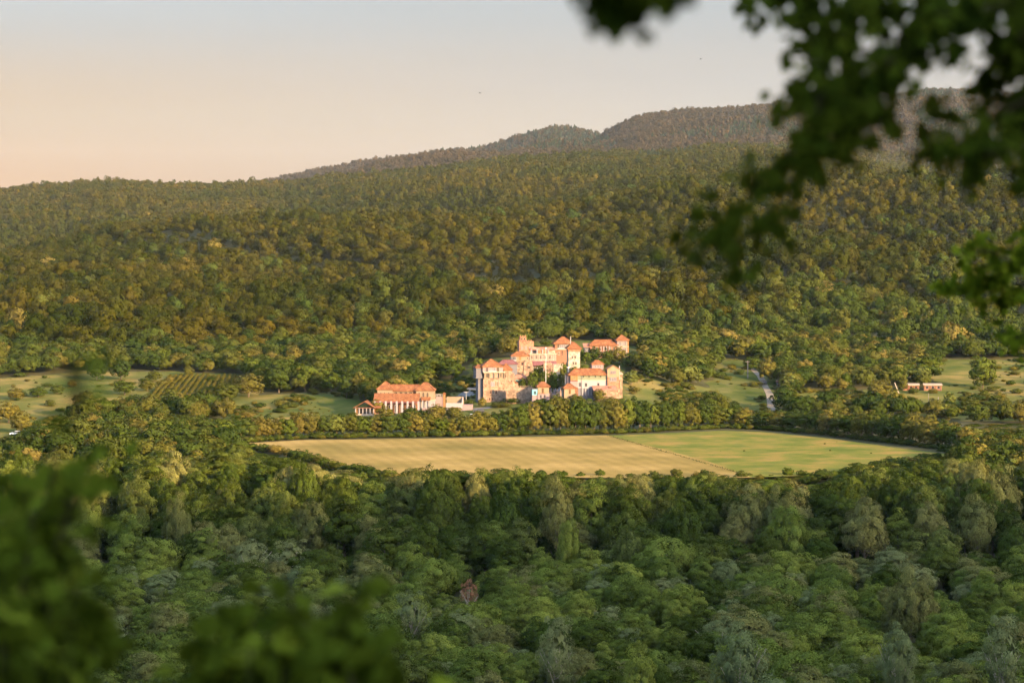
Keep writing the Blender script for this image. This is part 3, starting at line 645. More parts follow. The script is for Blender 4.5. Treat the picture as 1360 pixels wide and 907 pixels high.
scatter('foothill_wood', np.stack([x, y, z-0.4], 1), np.stack([np.maximum(s, .75)*rng.uniform(.9,1.2,len(x)), np.maximum(s, .75), s*rng.uniform(.85,1.05,len(x))], 1), rng.uniform(0,6.28,len(x)), i_, cmid, 'mixed broadleaf wood on the flats and round the castle village')
parts = []
for (y0, y1, sp_, pool, kk) in ((1110, 2450, 8.8, 'far', .95), (2400, 4500, 9.5, 'vf', 1.0), (4500, 7600, 10.5, 'vf', 1.0)):
    g_ = jgrid(y0, y1, sp_, 1.1); x, y = g_[:,0], g_[:,1]; z = ground(x, y); k = kk*rng.choice([.68,.85,1.0,1.15,1.4], len(x))*rng.uniform(.9, 1.1, len(x))*(1 + .22*vnoise(x/70, y/110, 51))
    v = visible(x, y, z, 10*sp_/6.4) & (z > -30) & (rng.uniform(0,1,len(x)) > .07)
    parts.append((x[v], y[v], z[v]-0.5, k[v], pool))
x, y, z, k, _ = parts[0]
scatter('hillside_forest', np.stack([x, y, z], 1), np.stack([k*rng.uniform(.9,1.15,len(x)), k, k*rng.uniform(.75,1.4,len(x))], 1), rng.uniform(0,6.28,len(x)), np.where(rng.uniform(0,1,len(x)) < np.clip(0.95 - (y-1110)/330 + 0.5*vnoise(x/90, y/120, 44) + np.clip(x-60, -200, 200)/450, 0.04, 1), 7 + rng.integers(0, 4, len(x)), rng.integers(0, 7, len(x))), cfar, 'dense olive brown oak forest covering the hillside')
SHADE_CON1 = [(640,188),(700,168),(760,166),(800,178),(825,196),(700,200),(560,205),(520,212),(560,200)]  # shaded face of the ridge, its darkness made with dark conifers
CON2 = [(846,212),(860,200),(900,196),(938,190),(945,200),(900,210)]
SHADE_CON3 = [(855,186),(940,170),(1010,158),(1060,166),(1060,182),(960,186)]  # strip of shade on the ridge, drawn with dark conifers
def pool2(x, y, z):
    px, py = pxof(x, y), pyof(z+4, y); i = rng.integers(0, 5, len(x)); c = in_poly(px, py, SHADE_CON1) & (y > 4400) | in_poly(px, py, CON2) & (y < 4400) | in_poly(px, py, SHADE_CON3) & (y > 4600)
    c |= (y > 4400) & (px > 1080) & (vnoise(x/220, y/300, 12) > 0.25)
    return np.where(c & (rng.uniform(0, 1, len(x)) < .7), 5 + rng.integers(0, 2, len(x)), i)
for pi_, nm, lab in ((1, 'upper_hill_forest', 'forest on the upper hill slopes below the far ridge'), (2, 'mountain_forest', 'far forest on the bluish mountain ridge with pine patches, some standing in for shade')):
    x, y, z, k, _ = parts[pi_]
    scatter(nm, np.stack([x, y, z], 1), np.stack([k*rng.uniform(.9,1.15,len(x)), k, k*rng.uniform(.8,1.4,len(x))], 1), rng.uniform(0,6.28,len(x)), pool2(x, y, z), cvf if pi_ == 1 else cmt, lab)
print('counts', len(mm_), [len(p[0]) for p in parts])
# slope of the camera's hill: woods behind and below the viewpoint
bk = []
for _ in range(3600):
    xx, yy = rng.uniform(-300, 1500), rng.uniform(-520, 330)
    if abs(xx) < 40 and -25 < yy < 140: continue
    if yy > 0 and abs(xx) < 0.27*yy+10 and yy < 230: continue
    bk.append((xx, yy))
bk = np.array(bk); sb = rng.uniform(.9, 1.5, len(bk))
scatter('viewpoint_hill_wood', np.stack([bk[:,0], bk[:,1], ground(bk[:,0], bk[:,1])-.5], 1), np.stack([sb]*3, 1), rng.uniform(0,6.28,len(bk)), rng.integers(0,8,len(bk)), cmid, 'wood on the shaded hill of the viewpoint')

# --- hedgerow behind the field: every tree its own
HEDGE = {}
def hedge_proto(key, mat, seed):
    V, Fc, ti = crown_geo(seed, 3.6, 4.2, 5.0, 44, 1.05, 60, 0.5); cm = mesh_np('crown', V, Fc, M[mat], ti)
    tm = trunk_mb(seed, 4.0, 0.2, 3.2, 5.0, 4).mesh('trunk', M['bark']); HEDGE.setdefault(key, []).append((cm, tm))
for i in range(3): hedge_proto('mid green', 'hillgreen', 500+i)
for i in range(2): hedge_proto('dark green', 'oak', 510+i)
hedge_proto('yellow green', 'golden', 520)
def small_tree(name, key, i, x, y, z, s, sz, rot, label, cat='tree', group=None):
    cm, tm = HEDGE[key][i % len(HEDGE[key])]
    e = bpy.data.objects.new(name, None); C.objects.link(e); e.location = (x, y, z); e.rotation_euler = (0,0,rot); e.scale = (s, s, sz); e.empty_display_size = .5
    for nm, me in (('crown', cm), ('trunk', tm)):
        c = bpy.data.objects.new(nm, me); c.parent = e; C.objects.link(c)
    return tag(e, label, cat, group)
hb_px = [300, 400, 600, 820, 960, 1010, 1100, 1180, 1290]; hb_py = [589, 582.5, 579.5, 575.5, 568.5, 570, 578, 588, 601]
ht_px = [300, 480, 600, 700, 740, 900, 960, 1000, 1100, 1200, 1290]; ht_py = [553, 550, 552, 538, 529, 533, 537, 546, 546, 551, 566]
HS = [(300,400,'at the left tip of the hay field'),(400,500,'left of the red roofed lodge'),(500,600,'in front of the red roofed lodge'),(600,690,'in front of the castle tower'),(690,760,'in front of the gatehouse'),(760,840,'in front of the white hall'),(840,920,'just right of the white hall'),(920,1010,'at the top of the pasture'),(1010,1100,'below the dirt track'),(1100,1200,'on the bend along the pasture'),(1200,1300,'at the right tip of the pasture')]
px = 298.0; k = 0
while px < 1292:
    pb = np.interp(px, hb_px, hb_py); pt = np.interp(px, ht_px, ht_py) + rng.uniform(-3.5, 4)
    for row in range(2):
        Y = (0-HC)/slope(pb) + 3 + row*8.5 + rng.uniform(-1, 1.5); ppx = px + (row*7) + rng.uniform(-2, 2)
        x, _, zt = P(ppx, pt - row*1.0 - (3 if row and px > 1010 else 0), Y); g = float(ground(x, Y)); h = max(3.5, zt - g); 
        key = ['mid green','mid green','dark green','yellow green'][int(rng.integers(4))] if px > 520 else ['mid green','yellow green','mid green','dark green'][int(rng.integers(4))]
        ws = [b for b in HS if b[0] <= px < b[1]]; loc = ws[0][2] if ws else 'at the left tip of the hay field'
        small_tree('hedgerow_tree', key, k, x, Y, g, rng.uniform(.85,1.1), h/9.6, rng.uniform(0,6.28), f"{['lower','taller'][h>9.5]} {key} tree, hedgerow {['front','back'][row]}, {loc}", group='hedgerow trees behind the field')
        k += 1
    px += rng.uniform(13, 19)
print('hedge', k)
# grassy skirt along the hedgerow foot and along the field's front edge
sk = []
for px in np.arange(290, 1290, 3.2):
    pb = np.interp(px, hb_px, hb_py); Y = (0-HC)/slope(pb) - 1 + rng.uniform(-2, 2); sk.append(((px-CX)/F*Y, Y, .16+.16*rng.uniform()))
for px in np.arange(330, 1250, 5):
    pf = np.interp(px, [285,370,440,500,1000,1110,1200,1265],[591,602,622,634,634,630,618,604]); Y = (0-HC)/slope(pf) - 2 + rng.uniform(-3, 1); sk.append(((px-CX)/F*Y, Y, .2+.25*rng.uniform()))
for i in range(700):
    a = rng.uniform(); x0, y0 = A; x1, y1 = flat(990, 630); sk.append((x0+(x1-x0)*a+rng.uniform(-.8,.8), y0+(y1-y0)*a+rng.uniform(-.8,.8), .010+.018*rng.uniform()))
for i in range(9):
    px, py = rng.uniform(840, 1180), rng.uniform(576, 625); X_, Y_ = flat(px, py)
    if in_poly(np.array([X_]), np.array([Y_]), pasp)[0]: sk.append((X_, Y_, rng.uniform(.02,.07)))
sk = np.array(sk)
scatter('field_edge_weeds', np.stack([sk[:,0], sk[:,1], ground(sk[:,0], sk[:,1])-sk[:,2]*1.5], 1), np.stack([sk[:,2]*1.5, sk[:,2]*1.5, sk[:,2]], 1), rng.uniform(0,6.28,len(sk)), rng.integers(0,8,len(sk)), cmid, 'weeds and low bushes along the edges of the two fields')

# --- shrubs and trees one by one on meadows and in the village  (px, py base, width px, height px, colour)
def by_px(name, px, pb, w, h, key, label, cat='tree', group=None, i=0, Y=None):
    if Y is None: x, Y, g = hit(px, pb)
    else:
        x, _, zt = P(px, pb-h, Y); g = float(ground(x, Y)); h = (zt-g)*F/Y
    u = Y/F; small_tree(name, key, i, x, Y, g-0.2, w*u/9.0, h*u/9.6, px*1.3, label, cat, group)
by_px('round_tree', 1306, 516, 46, 45, 'dark green', 'lone round dark green tree on the right meadow')
by_px('spreading_tree', 1232, 507, 50, 36, 'dark green', 'dark spreading tree over the brick cabins', i=1)
MS = [(160,505,34,30,'mid green'),(128,506,30,28,'mid green'),(20,532,26,18,'mid green'),(50,528,30,16,'dark green'),(75,524,22,15,'mid green'),(205,507,20,16,'mid green'),(225,510,14,12,'yellow green'),
      (165,525,36,22,'dark green'),(195,520,26,18,'mid green'),(330,528,50,34,'mid green'),(370,522,44,44,'mid green'),(405,520,40,42,'dark green'),(300,533,44,26,'mid green'),(440,523,34,34,'dark green'),(460,530,26,36,'mid green'),
      (95,514,16,10,'yellow green'),(250,500,18,14,'yellow green'),(10,562,40,30,'yellow green'),(28,575,40,30,'yellow green')]
SIDE = ['first','second','third','fourth','fifth','sixth','seventh','eighth','ninth','tenth','eleventh','twelfth','thirteenth','fourteenth','fifteenth','sixteenth','seventeenth','eighteenth','nineteenth']
rank = sorted(range(len(MS)), key=lambda q_: MS[q_][0])
for k, (px, pb, w, h, key) in enumerate(MS):
    by_px('meadow_bush', px, pb, w, h, key, f"{key} {'broad' if w > 35 else 'small'} bush on the left meadows, {SIDE[rank.index(k)]} from the left edge", 'bush', 'bushes on the left meadows', k)
VT = [ # trees among the buildings
 (720,508,26,24,'dark green','round dark tree in the courtyard left of the flagpole'),
 (704,508,20,18,'dark green','dark tree in the courtyard below the arched stone tower'),
 (738,506,22,20,'mid green','bright green tree right of the flagpole'),
 (748,500,12,20,'dark green','narrow dark tree beside the paved street'),
 (762,500,14,14,'dark green','dark bush at the foot of the round stone tower'),
 (640,541,14,14,'yellow green','yellow green bush at the road bend below the castle tower'),
 (680,536,30,9,'mid green','low bush under the castle tower wall'),
 (700,534,22,10,'yellow green','low yellow green bush on the bank under the battlement wall'),
 (665,541,34,8,'yellow green','dry bush strip below the castle tower'),
 (718,540,26,12,'dark green','dark bush below the gatehouse'),
 (740,541,26,18,'mid green','green bush right below the gatehouse'),
 (782,528,20,16,'dark green','dark bush in front of the white hall'),
 (796,534,22,18,'yellow green','yellow green bush in front of the white hall annex'),
 (765,541,30,18,'mid green','broad bush below the small guardhouse'),
 (812,540,30,14,'yellow green','yellow green bush below the hall tower'),
 (689,470,14,14,'yellow green','pale bush left of the crenellated tower'),
 (790,482,22,22,'mid green','green tree in front of the left half of the orange hotel'),
 (808,483,22,20,'mid green','olive tree in front of the middle of the orange hotel'),
 (822,484,26,24,'yellow green','large olive tree in front of the hotel tower'),
 (778,484,18,20,'dark green','dark tree left of the orange hotel'),
 (800,487,28,12,'dark green','dark low bushes above the white hall roof'),
 (840,492,34,26,'dark green','dark tree right of the hall tower'),
 (862,503,30,28,'mid green','green tree right of the hall, lower down the slope'),
 (838,512,26,22,'dark green','dark tree close behind the hall tower'),
 (880,498,34,26,'mid green','green tree on the slope right of the white retaining wall'),
 (898,512,30,26,'mid green','green tree furthest down the slope right of the village'),
 (741,500,12,13,'dark green','dark ivy covered tree before the short battlement wall'),
 (756,489,10,12,'mid green','small tree left of the round stone tower foot'),
 (699,512,16,12,'dark green','dark tree right of the courtyard house'),
 (712,500,14,12,'mid green','small tree between the arched tower and the flagpole'),
 (776,497,16,14,'dark green','dark tree right of the round stone tower'),
 (790,493,18,12,'mid green','tree behind the long red hall roof'),
 (676,500,12,16,'dark green','dark tree behind the annex roof'),
 (731,474,12,12,'dark green','dark tree between the long gallery and the upper house'),
 (725,462,18,14,'mid green','green tree above the long gallery'),
 (742,463,14,12,'dark green','dark tree behind the roof of the upper house'),
 (635,500,20,26,'dark green','dark tree behind the left balcony of the castle tower'),
 (600,506,40,34,'dark green','dark tree clump above the red roofed lodge'),
 (575,506,40,34,'dark green','second dark tree clump above the red roofed lodge'),
 (545,504,40,34,'dark green','dark tree clump left above the red roofed lodge'),
 (478,530,34,36,'yellow green','yellowish tree left of the low gabled pavilion'),
 (512,557,26,18,'yellow green','yellow green tree in front of the pillared portico'),
 (545,556,26,17,'mid green','tree in front of the right end of the portico'),
 (580,556,30,20,'yellow green','ochre green tree in front of the lodge terrace'),
 (603,556,26,15,'yellow green','ochre tree right of the lodge terrace'),
 (693,518,9,6,'yellow green','small yellow green shrub on the battlement terrace, left one'),
 (703,518,9,6,'yellow green','small yellow green shrub on the battlement terrace, right one'),
 (1020,508,30,34,'yellow green','golden green tree at the top of the dirt track'),
 (1000,492,30,20,'dark green','dark tree left of the top of the dirt track'),
 (1214,523,20,9,'mid green','low bush in front of the left brick cabin'),
 (1240,523,16,8,'yellow green','low bush in front of the right brick cabin'),
 (1262,540,20,22,'dark green','dark bush on the slope right of the brick cabins'),
 (1200,520,16,22,'yellow green','yellow green tree left of the brick cabins'),
 (1168,530,40,26,'yellow green','golden scrub left below the brick cabins'),
 (1330,552,50,20,'yellow green','golden bushes on the lower right meadow'),
 (1290,545,30,18,'mid green','green bush on the lower right meadow'),
 (1100,540,40,20,'mid green','green bush on the lower meadow right of the dirt track'),
 (1130,548,36,18,'yellow green','yellow green bush on the lower meadow'),
 (975,548,26,16,'mid green','green bush at the foot of the clearing'),
 (948,540,30,22,'yellow green','yellow green bush at the left of the clearing')]
for k, (px, pb, w, h, key, lab) in enumerate(VT):
    bush = 'bush' in lab or 'shrub' in lab or 'scrub' in lab
    by_px('garden_bush' if bush else 'garden_tree', px, pb, w, h, key, lab, 'bush' if bush else 'tree', 'bushes round the village' if bush else 'trees round the village', k)
for px, pb, w, h, key, lab in ((708,512,22,21,'dark green','big dark courtyard tree right of the arched stone tower'),(723,512,24,22,'mid green','broad courtyard tree directly behind the gatehouse roof'),(736,512,18,20,'dark green','courtyard tree right of the flagpole'),(746,510,10,26,'mid green','tall narrow tree at the left kerb of the paved street'),(694,513,14,12,'mid green','round courtyard shrub before the small brown roofed house')):
    by_px('garden_tree', px, pb, w, h, key, lab, 'tree', 'trees round the village', int(px), Y=941)
# vineyard: rows of vines
vp = [hit(a, b) for a, b in [(196,534),(300,532),(312,501),(226,501)]]
vl = []
for r_ in np.linspace(0, 1, 13):
    for c_ in np.linspace(0, 1, 44):
        a = np.array(vp[0][:2])*(1-r_)+np.array(vp[1][:2])*r_; b = np.array(vp[3][:2])*(1-r_)+np.array(vp[2][:2])*r_
        p = a*(1-c_)+b*c_+rng.normal(0,.15,2); vl.append((p[0], p[1]))
vl = np.array(vl); sv = rng.uniform(.15,.23,len(vl))
scatter('vineyard_rows', np.stack([vl[:,0], vl[:,1], ground(vl[:,0], vl[:,1])], 1), np.stack([sv,sv*1.8,sv], 1), np.zeros(len(vl)), rng.choice([8,9],len(vl)), cmid, 'rows of yellow green vines on the slope above the left meadow')
# dry grass tussocks on meadows
tu = []
for pl, nn in ((MEAD_L,380),(MEAD_C,300),(SLOPE_T,500),(MEAD_R,300),(MEAD_R2,1500),(TRACK,700),(GREEN_R,500)):
    xs_ = [a for a,b in pl]; ys_ = [b for a,b in pl]
    for _ in range(nn):
        a, b = rng.uniform(min(xs_), max(xs_)), rng.uniform(min(ys_), max(ys_))
        if in_poly(np.array([a]), np.array([b]), pl)[0]:
            if abs(a - np.interp(b, [490,500,512,525,548],[999,1010,1016,1023,1026])) < 7: continue
            h_ = hit(a, b); dn = float(vnoise(np.array(h_[0]/17.0), np.array(h_[1]/22.0), 21)); 
            if dn + rng.normal(0,.25) > .0: tu.append((h_[0], h_[1], h_[2], .05+.30*rng.uniform()**2.2))
tu = np.array(tu)
scatter('meadow_tussocks', np.stack([tu[:,0], tu[:,1], tu[:,2]-tu[:,3]*1.5], 1), np.stack([tu[:,3]*2.2, tu[:,3]*1.8, tu[:,3]], 1), rng.uniform(0,6.28,len(tu)), rng.choice([0,1,2,8,9],len(tu)), cmid, 'tussocks and low scrub dotted over the meadows')

# ------------------------------------------------------------------ buildings (measures in photograph pixels at the building's distance, u metres each)
class Bld:
    def __init__(s, name, label, px, pb, Y, th=14, cat='building', group=None, sink=0):
        s.u = Y/F; x, _, z = P(px, pb, Y); s.th = radians(th); s.c = 1/cos(s.th)
        s.root = bpy.data.objects.new(name, None); C.objects.link(s.root); s.root.location = (x, Y, z); s.root.rotation_euler = (0, 0, s.th)
        tag(s.root, label, cat, group); s.g = float(ground(x, Y)) - z
    def part(s, name, mat, mb, parent=None, label=None):
        o = link(name, mb.mesh(name, M[mat]), parent or s.root)
        if label: o['label'] = label
        return o
    def box(s, name, mat, x0, x1, d0, d1, z0, z1, parent=None, label=None, dark=None):
        u, c = s.u, s.c; mb = MB(); zz = z0*u if z0 > 0 else min(z0*u, s.g - 2.5)
        mb.box(x0*u*c, x1*u*c, d0*u, d1*u, zz, z1*u); return s.part(name, mat, mb, parent, label)
    def hip(s, mat, x0, x1, d0, d1, z, h, over=1.3, ridge=None, name='roof', label=None, parent=None, gable=False):
        """pitched roof; ridge = share of the length kept as ridge (0: pyramid)"""
        u, c = s.u, s.c; X0, X1, D0, D1 = (x0-over)*u*c, (x1+over)*u*c, (d0-over)*u, (d1+over)*u; Z = z*u; T = 0.22
        w, d = X1-X0, D1-D0
        if ridge is None: ridge = max(0.0, (w-d)/w)
        mx_, md = (X0+X1)/2, (D0+D1)/2; rl = max(ridge*w/2, 0.02)
        v = [(X0,D0,Z-T),(X1,D0,Z-T),(X1,D1,Z-T),(X0,D1,Z-T),(X0,D0,Z),(X1,D0,Z),(X1,D1,Z),(X0,D1,Z),(mx_-rl,md,Z+h*u),(mx_+rl,md,Z+h*u)]
        f = [(0,3,2,1),(0,1,5,4),(1,2,6,5),(2,3,7,6),(3,0,4,7),(4,5,9,8),(6,7,8,9),(5,6,9),(7,4,8)]
        mb = MB(); mb.add(v, f); o = s.part(name, mat, mb, parent, label)
        rc = MB(); rc.tube([(mx_-rl,md,Z+h*u+.05),(mx_+rl,md,Z+h*u+.05)], [.16,.16], 5)
        for q_ in ((X0,D0),(X0,D1)): rc.tube([(q_[0],q_[1],Z+.05),(mx_-rl,md,Z+h*u+.05)], [.13,.13], 4)
        for q_ in ((X1,D0),(X1,D1)): rc.tube([(q_[0],q_[1],Z+.05),(mx_+rl,md,Z+h*u+.05)], [.13,.13], 4)
        s.part('ridge_tiles', mat, rc, o); return o
    def gab(s, mat, wall, x0, x1, d0, d1, z, h, over=1.0, name='roof'):
        """gable towards the front"""
        u, c = s.u, s.c; X0, X1, D0, D1 = (x0-over)*u*c, (x1+over)*u*c, (d0-over)*u, (d1+over)*u; mx_ = (X0+X1)/2; Z = z*u; H_ = h*u; T = .25
        mb = MB(); mb.add([(X0,D0,Z-T),(mx_,D0,Z+H_-T),(mx_,D1,Z+H_-T),(X0,D1,Z-T),(X0,D0,Z),(mx_,D0,Z+H_),(mx_,D1,Z+H_),(X0,D1,Z)],[(0,3,2,1),(4,5,6,7),(0,1,5,4),(1,2,6,5),(2,3,7,6),(3,0,4,7)])
        mb.add([(mx_,D0,Z+H_-T),(X1,D0,Z-T),(X1,D1,Z-T),(mx_,D1,Z+H_-T),(mx_,D0,Z+H_),(X1,D0,Z),(X1,D1,Z),(mx_,D1,Z+H_)],[(0,3,2,1),(4,5,6,7),(0,1,5,4),(2,3,7,6),(1,2,6,5)])
        s.part(name, mat, mb)
        if wall:
            g = MB(); a0, a1 = x0*u*c, x1*u*c; f0, f1 = d0*u+.02, d1*u-.02; zz = Z + H_*over*u*c/(mx_-X0) - T
            g.add([(a0,f0,zz-.3),(a1,f0,zz-.3),((a0+a1)/2,f0,Z+H_-T-.02),(a0,f1,zz-.3),(a1,f1,zz-.3),((a0+a1)/2,f1,Z+H_-T-.02)],[(0,1,2),(5,4,3),(0,3,4,1),(0,2,5,3),(1,4,5,2)])
            s.part('gable', wall, g)
    def slab(s, mat, x0, x1, d0, z0, d1, z1, name='roof', t=.25, parent=None, label=None):
        """lean-to: low edge (d0,z0) in front, high edge (d1,z1) behind"""
        u, c = s.u, s.c; a, b = x0*u*c, x1*u*c; mb = MB()
        mb.add([(a,d0*u,z0*u-t),(b,d0*u,z0*u-t),(b,d1*u,z1*u-t),(a,d1*u,z1*u-t),(a,d0*u,z0*u),(b,d0*u,z0*u),(b,d1*u,z1*u),(a,d1*u,z1*u)],[(0,3,2,1),(4,5,6,7),(0,1,5,4),(1,2,6,5),(2,3,7,6),(3,0,4,7)])
        return s.part(name, mat, mb, parent, label)
    def win(s, x, z, w, h, d=0, trim='trim', pane='glass', arch=False, side=None, name='window', bars=True):
        """window centred on x (or depth x on a side face), sill at z; frame proud of the wall, pane set back in it"""
        u, c = s.u, s.c; e = .13; W, H_ = w*u*(c if not side else 1), h*u
        def prof(hw, hh, z0):
            if not arch: return [(-hw, z0), (hw, z0), (hw, z0+hh), (-hw, z0+hh)]
            k = 6; r = min(hw, hh*.5); return [(-hw, z0), (hw, z0)] + [(hw*cos(pi*i/k), z0+hh-r+r*sin(pi*i/k)) for i in range(k+1)]
        cx_ = x*u*(c if not side else 1); z0 = z*u
        def T(px_, pd, pz):
            if side == 'l': return (d*u*c - pd, cx_ + px_, pz)
            if side == 'r': return (d*u*c + pd, cx_ + px_, pz)
            return (cx_ + px_, d*u - pd, pz)
        def prism(outer, dd0, dd1, inner=None):
            mb = MB(); n = len(outer)
            if inner is None:
                mb.add([T(a,dd1,b) for a,b in outer]+[T(a,dd0,b) for a,b in outer], [tuple(range(n))]+[(i,(i+1)%n,n+(i+1)%n,n+i) for i in range(n)])
            else:
                mb.add([T(a,dd1,b) for a,b in outer]+[T(a,dd1,b) for a,b in inner]+[T(a,dd0,b) for a,b in outer]+[T(a,dd0-.0,b) for a,b in inner],
                       [(i,(i+1)%n,n+(i+1)%n,n+i) for i in range(n)]+[(i,(i+1)%n,2*n+(i+1)%n,2*n+i) for i in range(n)]+[(n+i,n+(i+1)%n,3*n+(i+1)%n,3*n+i) for i in range(n)])
            return mb
        o_p, i_p = prof(W/2+e, H_+2*e, z0-e), prof(W/2, H_, z0)
        fr = s.part(name, trim, prism(o_p, -.05, .14, i_p)); s.part('pane', pane, prism(i_p, -.03, .03), fr)
        if bars and H_ > 1.2:
            mb = MB(); m_ = prism([(-.05,z0+.04),(.05,z0+.04),(.05,z0+H_*.93),(-.05,z0+H_*.93)], .02, .08); s.part('glazing_bar', trim, m_, fr)
        return fr
    def posts(s, mat, x0, x1, n, d, z0, z1, w=1.2, name='column', r=False):
        u, c = s.u, s.c; me = None
        for k in range(n):
            x = x0 + (x1-x0)*k/max(1, n-1)
            if me is None:
                mb = MB(); H_ = (z1-z0)*u; W = w*u/2
                if r: mb.tube([(0,0,0),(0,0,H_)], [W,W*.9], 8); mb.box(-W*1.3,W*1.3,-W*1.3,W*1.3,0,.25); mb.box(-W*1.3,W*1.3,-W*1.3,W*1.3,H_-.3,H_-.01)
                else: mb.box(-W,W,-W,W,0,H_)
                me = mb.mesh(name, M[mat])
            o = bpy.data.objects.new(name, me); C.objects.link(o); o.parent = s.root; o.location = (x*u*c, d*u, z0*u)
    def merlons(s, mat, x0, x1, step, d, z, w=1.5, h=1.6, t=.35, wall_d=None):
        u, c = s.u, s.c; mb = MB(); mb.box(0, w*u, 0, t, 0, h*u); mb.add([(0,0,h*u),(w*u,0,h*u),(w*u,t,h*u),(0,t,h*u),(w*u/2,t/2,h*u+.2)],[(0,1,4),(1,2,4),(2,3,4),(3,0,4)])
        me = mb.mesh('merlon', M[mat]); x = x0
        while x + w <= x1 + .01:
            o = bpy.data.objects.new('merlon', me); C.objects.link(o); o.parent = s.root; o.location = (x*u*c, d*u+.01, z*u); x += step
    def side_merlons(s, mat, d0, d1, step, x, z, w=1.5, h=1.6, t=.35):
        u, c = s.u, s.c; mb = MB(); mb.box(0, t, 0, w*u, 0, h*u); me = mb.mesh('merlon', M[mat]); d = d0
        while d + w <= d1 + .01:
            o = bpy.data.objects.new('merlon', me); C.objects.link(o); o.parent = s.root; o.location = (x*u*c+.01, d*u, z*u); d += step

# 1 red roofed lodge
b = Bld('lodge', 'long lodge with two red hip roofed pavilions and a pillared portico', 501, 550, 908, -5)
b.box('lower_wall', 'white', 0, 75, .2, 20, 0, 18.5)
b.box('wall', 'cream', 0, 20, 0, 18, 18.5, 33); b.box('wall', 'cream', 20.05, 51.5, 4, 16, 18.5, 31); b.box('wall', 'cream', 51.6, 75, 0, 18, 18.6, 32)
b.box('cornice', 'trim', 51.5, 75.4, -.4, 18.4, 18.2, 19.6)
b.hip('roof', 0, 20, 0, 18, 33.2, 9.5); b.hip('roof', 51.6, 75, 0, 18, 32.2, 9.5); b.hip('roof', 14, 58, 3, 15, 31.2, 7.6, ridge=.8, label='long roof between the two pavilions')
b.slab('roof', -4, 57, -10, 18.6, 0, 28, name='portico_roof'); b.slab('roof', 58.5, 71, -5, 19.6, 0, 23.5, name='porch_roof')
for x in (4.5, 9.5, 15): b.win(x, 23, 2, 6, arch=True, trim='cream')
for x in (56, 61.5, 67): b.win(x, 23, 2, 6, arch=True, trim='cream')
for x in (24, 31, 37.5, 44): b.win(x, 24, 3.4, 5.2, d=4, trim='cream')
b.win(49, 24, 3, 5.2, d=4, trim='wood')
b.box('portico_wall', 'wood', 0, 57, -.6, 0, 0, 18.4)
b.posts('white', -2, 56, 9, -8.8, 0, 18.2, 2.6)
b.box('portico_beam', 'roofpurple', -3.5, 56.8, -9.6, -8.9, 15.6, 17.6)
for x in (3, 10, 17, 25, 33, 41, 49): b.win(x, 3, 3.6, 9, d=-.6, trim='white')
b.box('portico_floor', 'pink', -4, 58, -10, -.65, 0, .9)
b.posts('white', 61, 71, 3, -4.6, 8, 18.9, 1.4); b.box('porch_wall', 'pink', 60, 72, -5, -.05, 0, 9)
for d in (4, 9, 14): b.win(d, 22, 1.8, 6, d=75, side='r', trim='cream', arch=True)
b = Bld('gabled_pavilion', 'low open pavilion with a wide tiled gable left of the lodge', 471, 553, 902, -5)
b.box('wall', 'ochre', 0, 26, 8, 24, 0, 11); b.gab('roof', None, 0, 26, 0, 24, 11.5, 9, over=2.5)
b.box('glass_front', 'glass', 3, 23, 7.4, 7.9, 3, 11); b.posts('white', .8, 25, 6, .8, 0, 11, 1.1); b.box('beam', 'wood', 0, 26, .2, 1.2, 11, 12); b.box('parapet', 'trim', 0, 26, 0, .5, 0, 3.4)
b.slab('roof', 27, 34, 2, 12, 14, 18, name='link_roof')
b = Bld('terrace', 'pink paved terrace with low pale walls right of the lodge', 577, 547, 912, -3, cat='terrace')
b.box('terrace_wall', 'pink', 1.5, 14, 0, 1, 0, 20); b.box('floor_slab', 'pink', 1.5, 50, 1.05, 18, 0, 9.5)
b.box('gate_pillar', 'ochre', 11.5, 14.5, -1, 1.5, 0, 24); b.hip('roof', 11.5, 14.5, -1, 1.5, 24, 1.6, over=.5, name='pillar_cap')
b.posts('white', 2, 10, 5, .5, 20, 23, .8, name='baluster'); b.box('handrail', 'white', 1.5, 11.3, .2, .9, 23, 23.8)
b.box('basin_wall', 'white', 15, 36, 0, .8, 0, 12); b.box('basin_wall', 'cream', 15, 38, 13, 13.8, 9.5, 19.5); b.slab('white', 36, 37.2, .2, 12, 13, 19.4, name='basin_wall', t=2); b.box('basin_floor', 'greyr', 15.2, 36, .9, 12.9, 9.55, 10.2)

# 2 castle tower
b = Bld('castle_tower', 'tallest five storey stone tower with cream upper floors and a pyramid roof', 642, 534, 930, 14)
b.box('wall', 'stone', 0, 29.5, 0, 22, 0, 32)
for x in (-.3, 20.5): b.box('buttress', 'stone', x, x+4.2, -.7, -.02, 0, 31)
b.box('string_course', 'brick', -.4, 29.9, -.45, 22.3, 19, 19.7)
b.box('storey', 'cream', 1, 28, .6, 21, 32, 39); b.box('balcony_slab', 'trim', -.5, 28.5, -2, 21.4, 39, 40.2); b.box('storey', 'pink', -1, 26, -.4, 21, 40.2, 47)
b.hip('roof', -1, 26, -.4, 21, 47.2, 9.6, ridge=0)
b.box('side_wing', 'greyr', -9, -1.05, 3, 19, 34, 46); b.box('side_balcony', 'greyr', -9.6, -.5, 2, 19.5, 31.6, 33.8); b.hip('roof', -9, 0, 3, 19, 46, 3.5, ridge=.1)  # left wing in grey: the shade of that side put into the colour
b.box('wing_wall', 'greyr', -6, -.05, 5, 18, 0, 31.5)  # grey carries the tower's shaded left side in the colour
for (x, z, w, h, a) in ((11, 21, 1.7, 5.6, 1), (13.6, 21, 1.7, 5.6, 1)): b.win(x, z, w, h, arch=True, trim='white', pane='greyr')
b.win(18.5, 21, 1.8, 6, arch=True); b.win(21.2, 22, 1.4, 5, d=-.7, arch=True, pane='greyr')
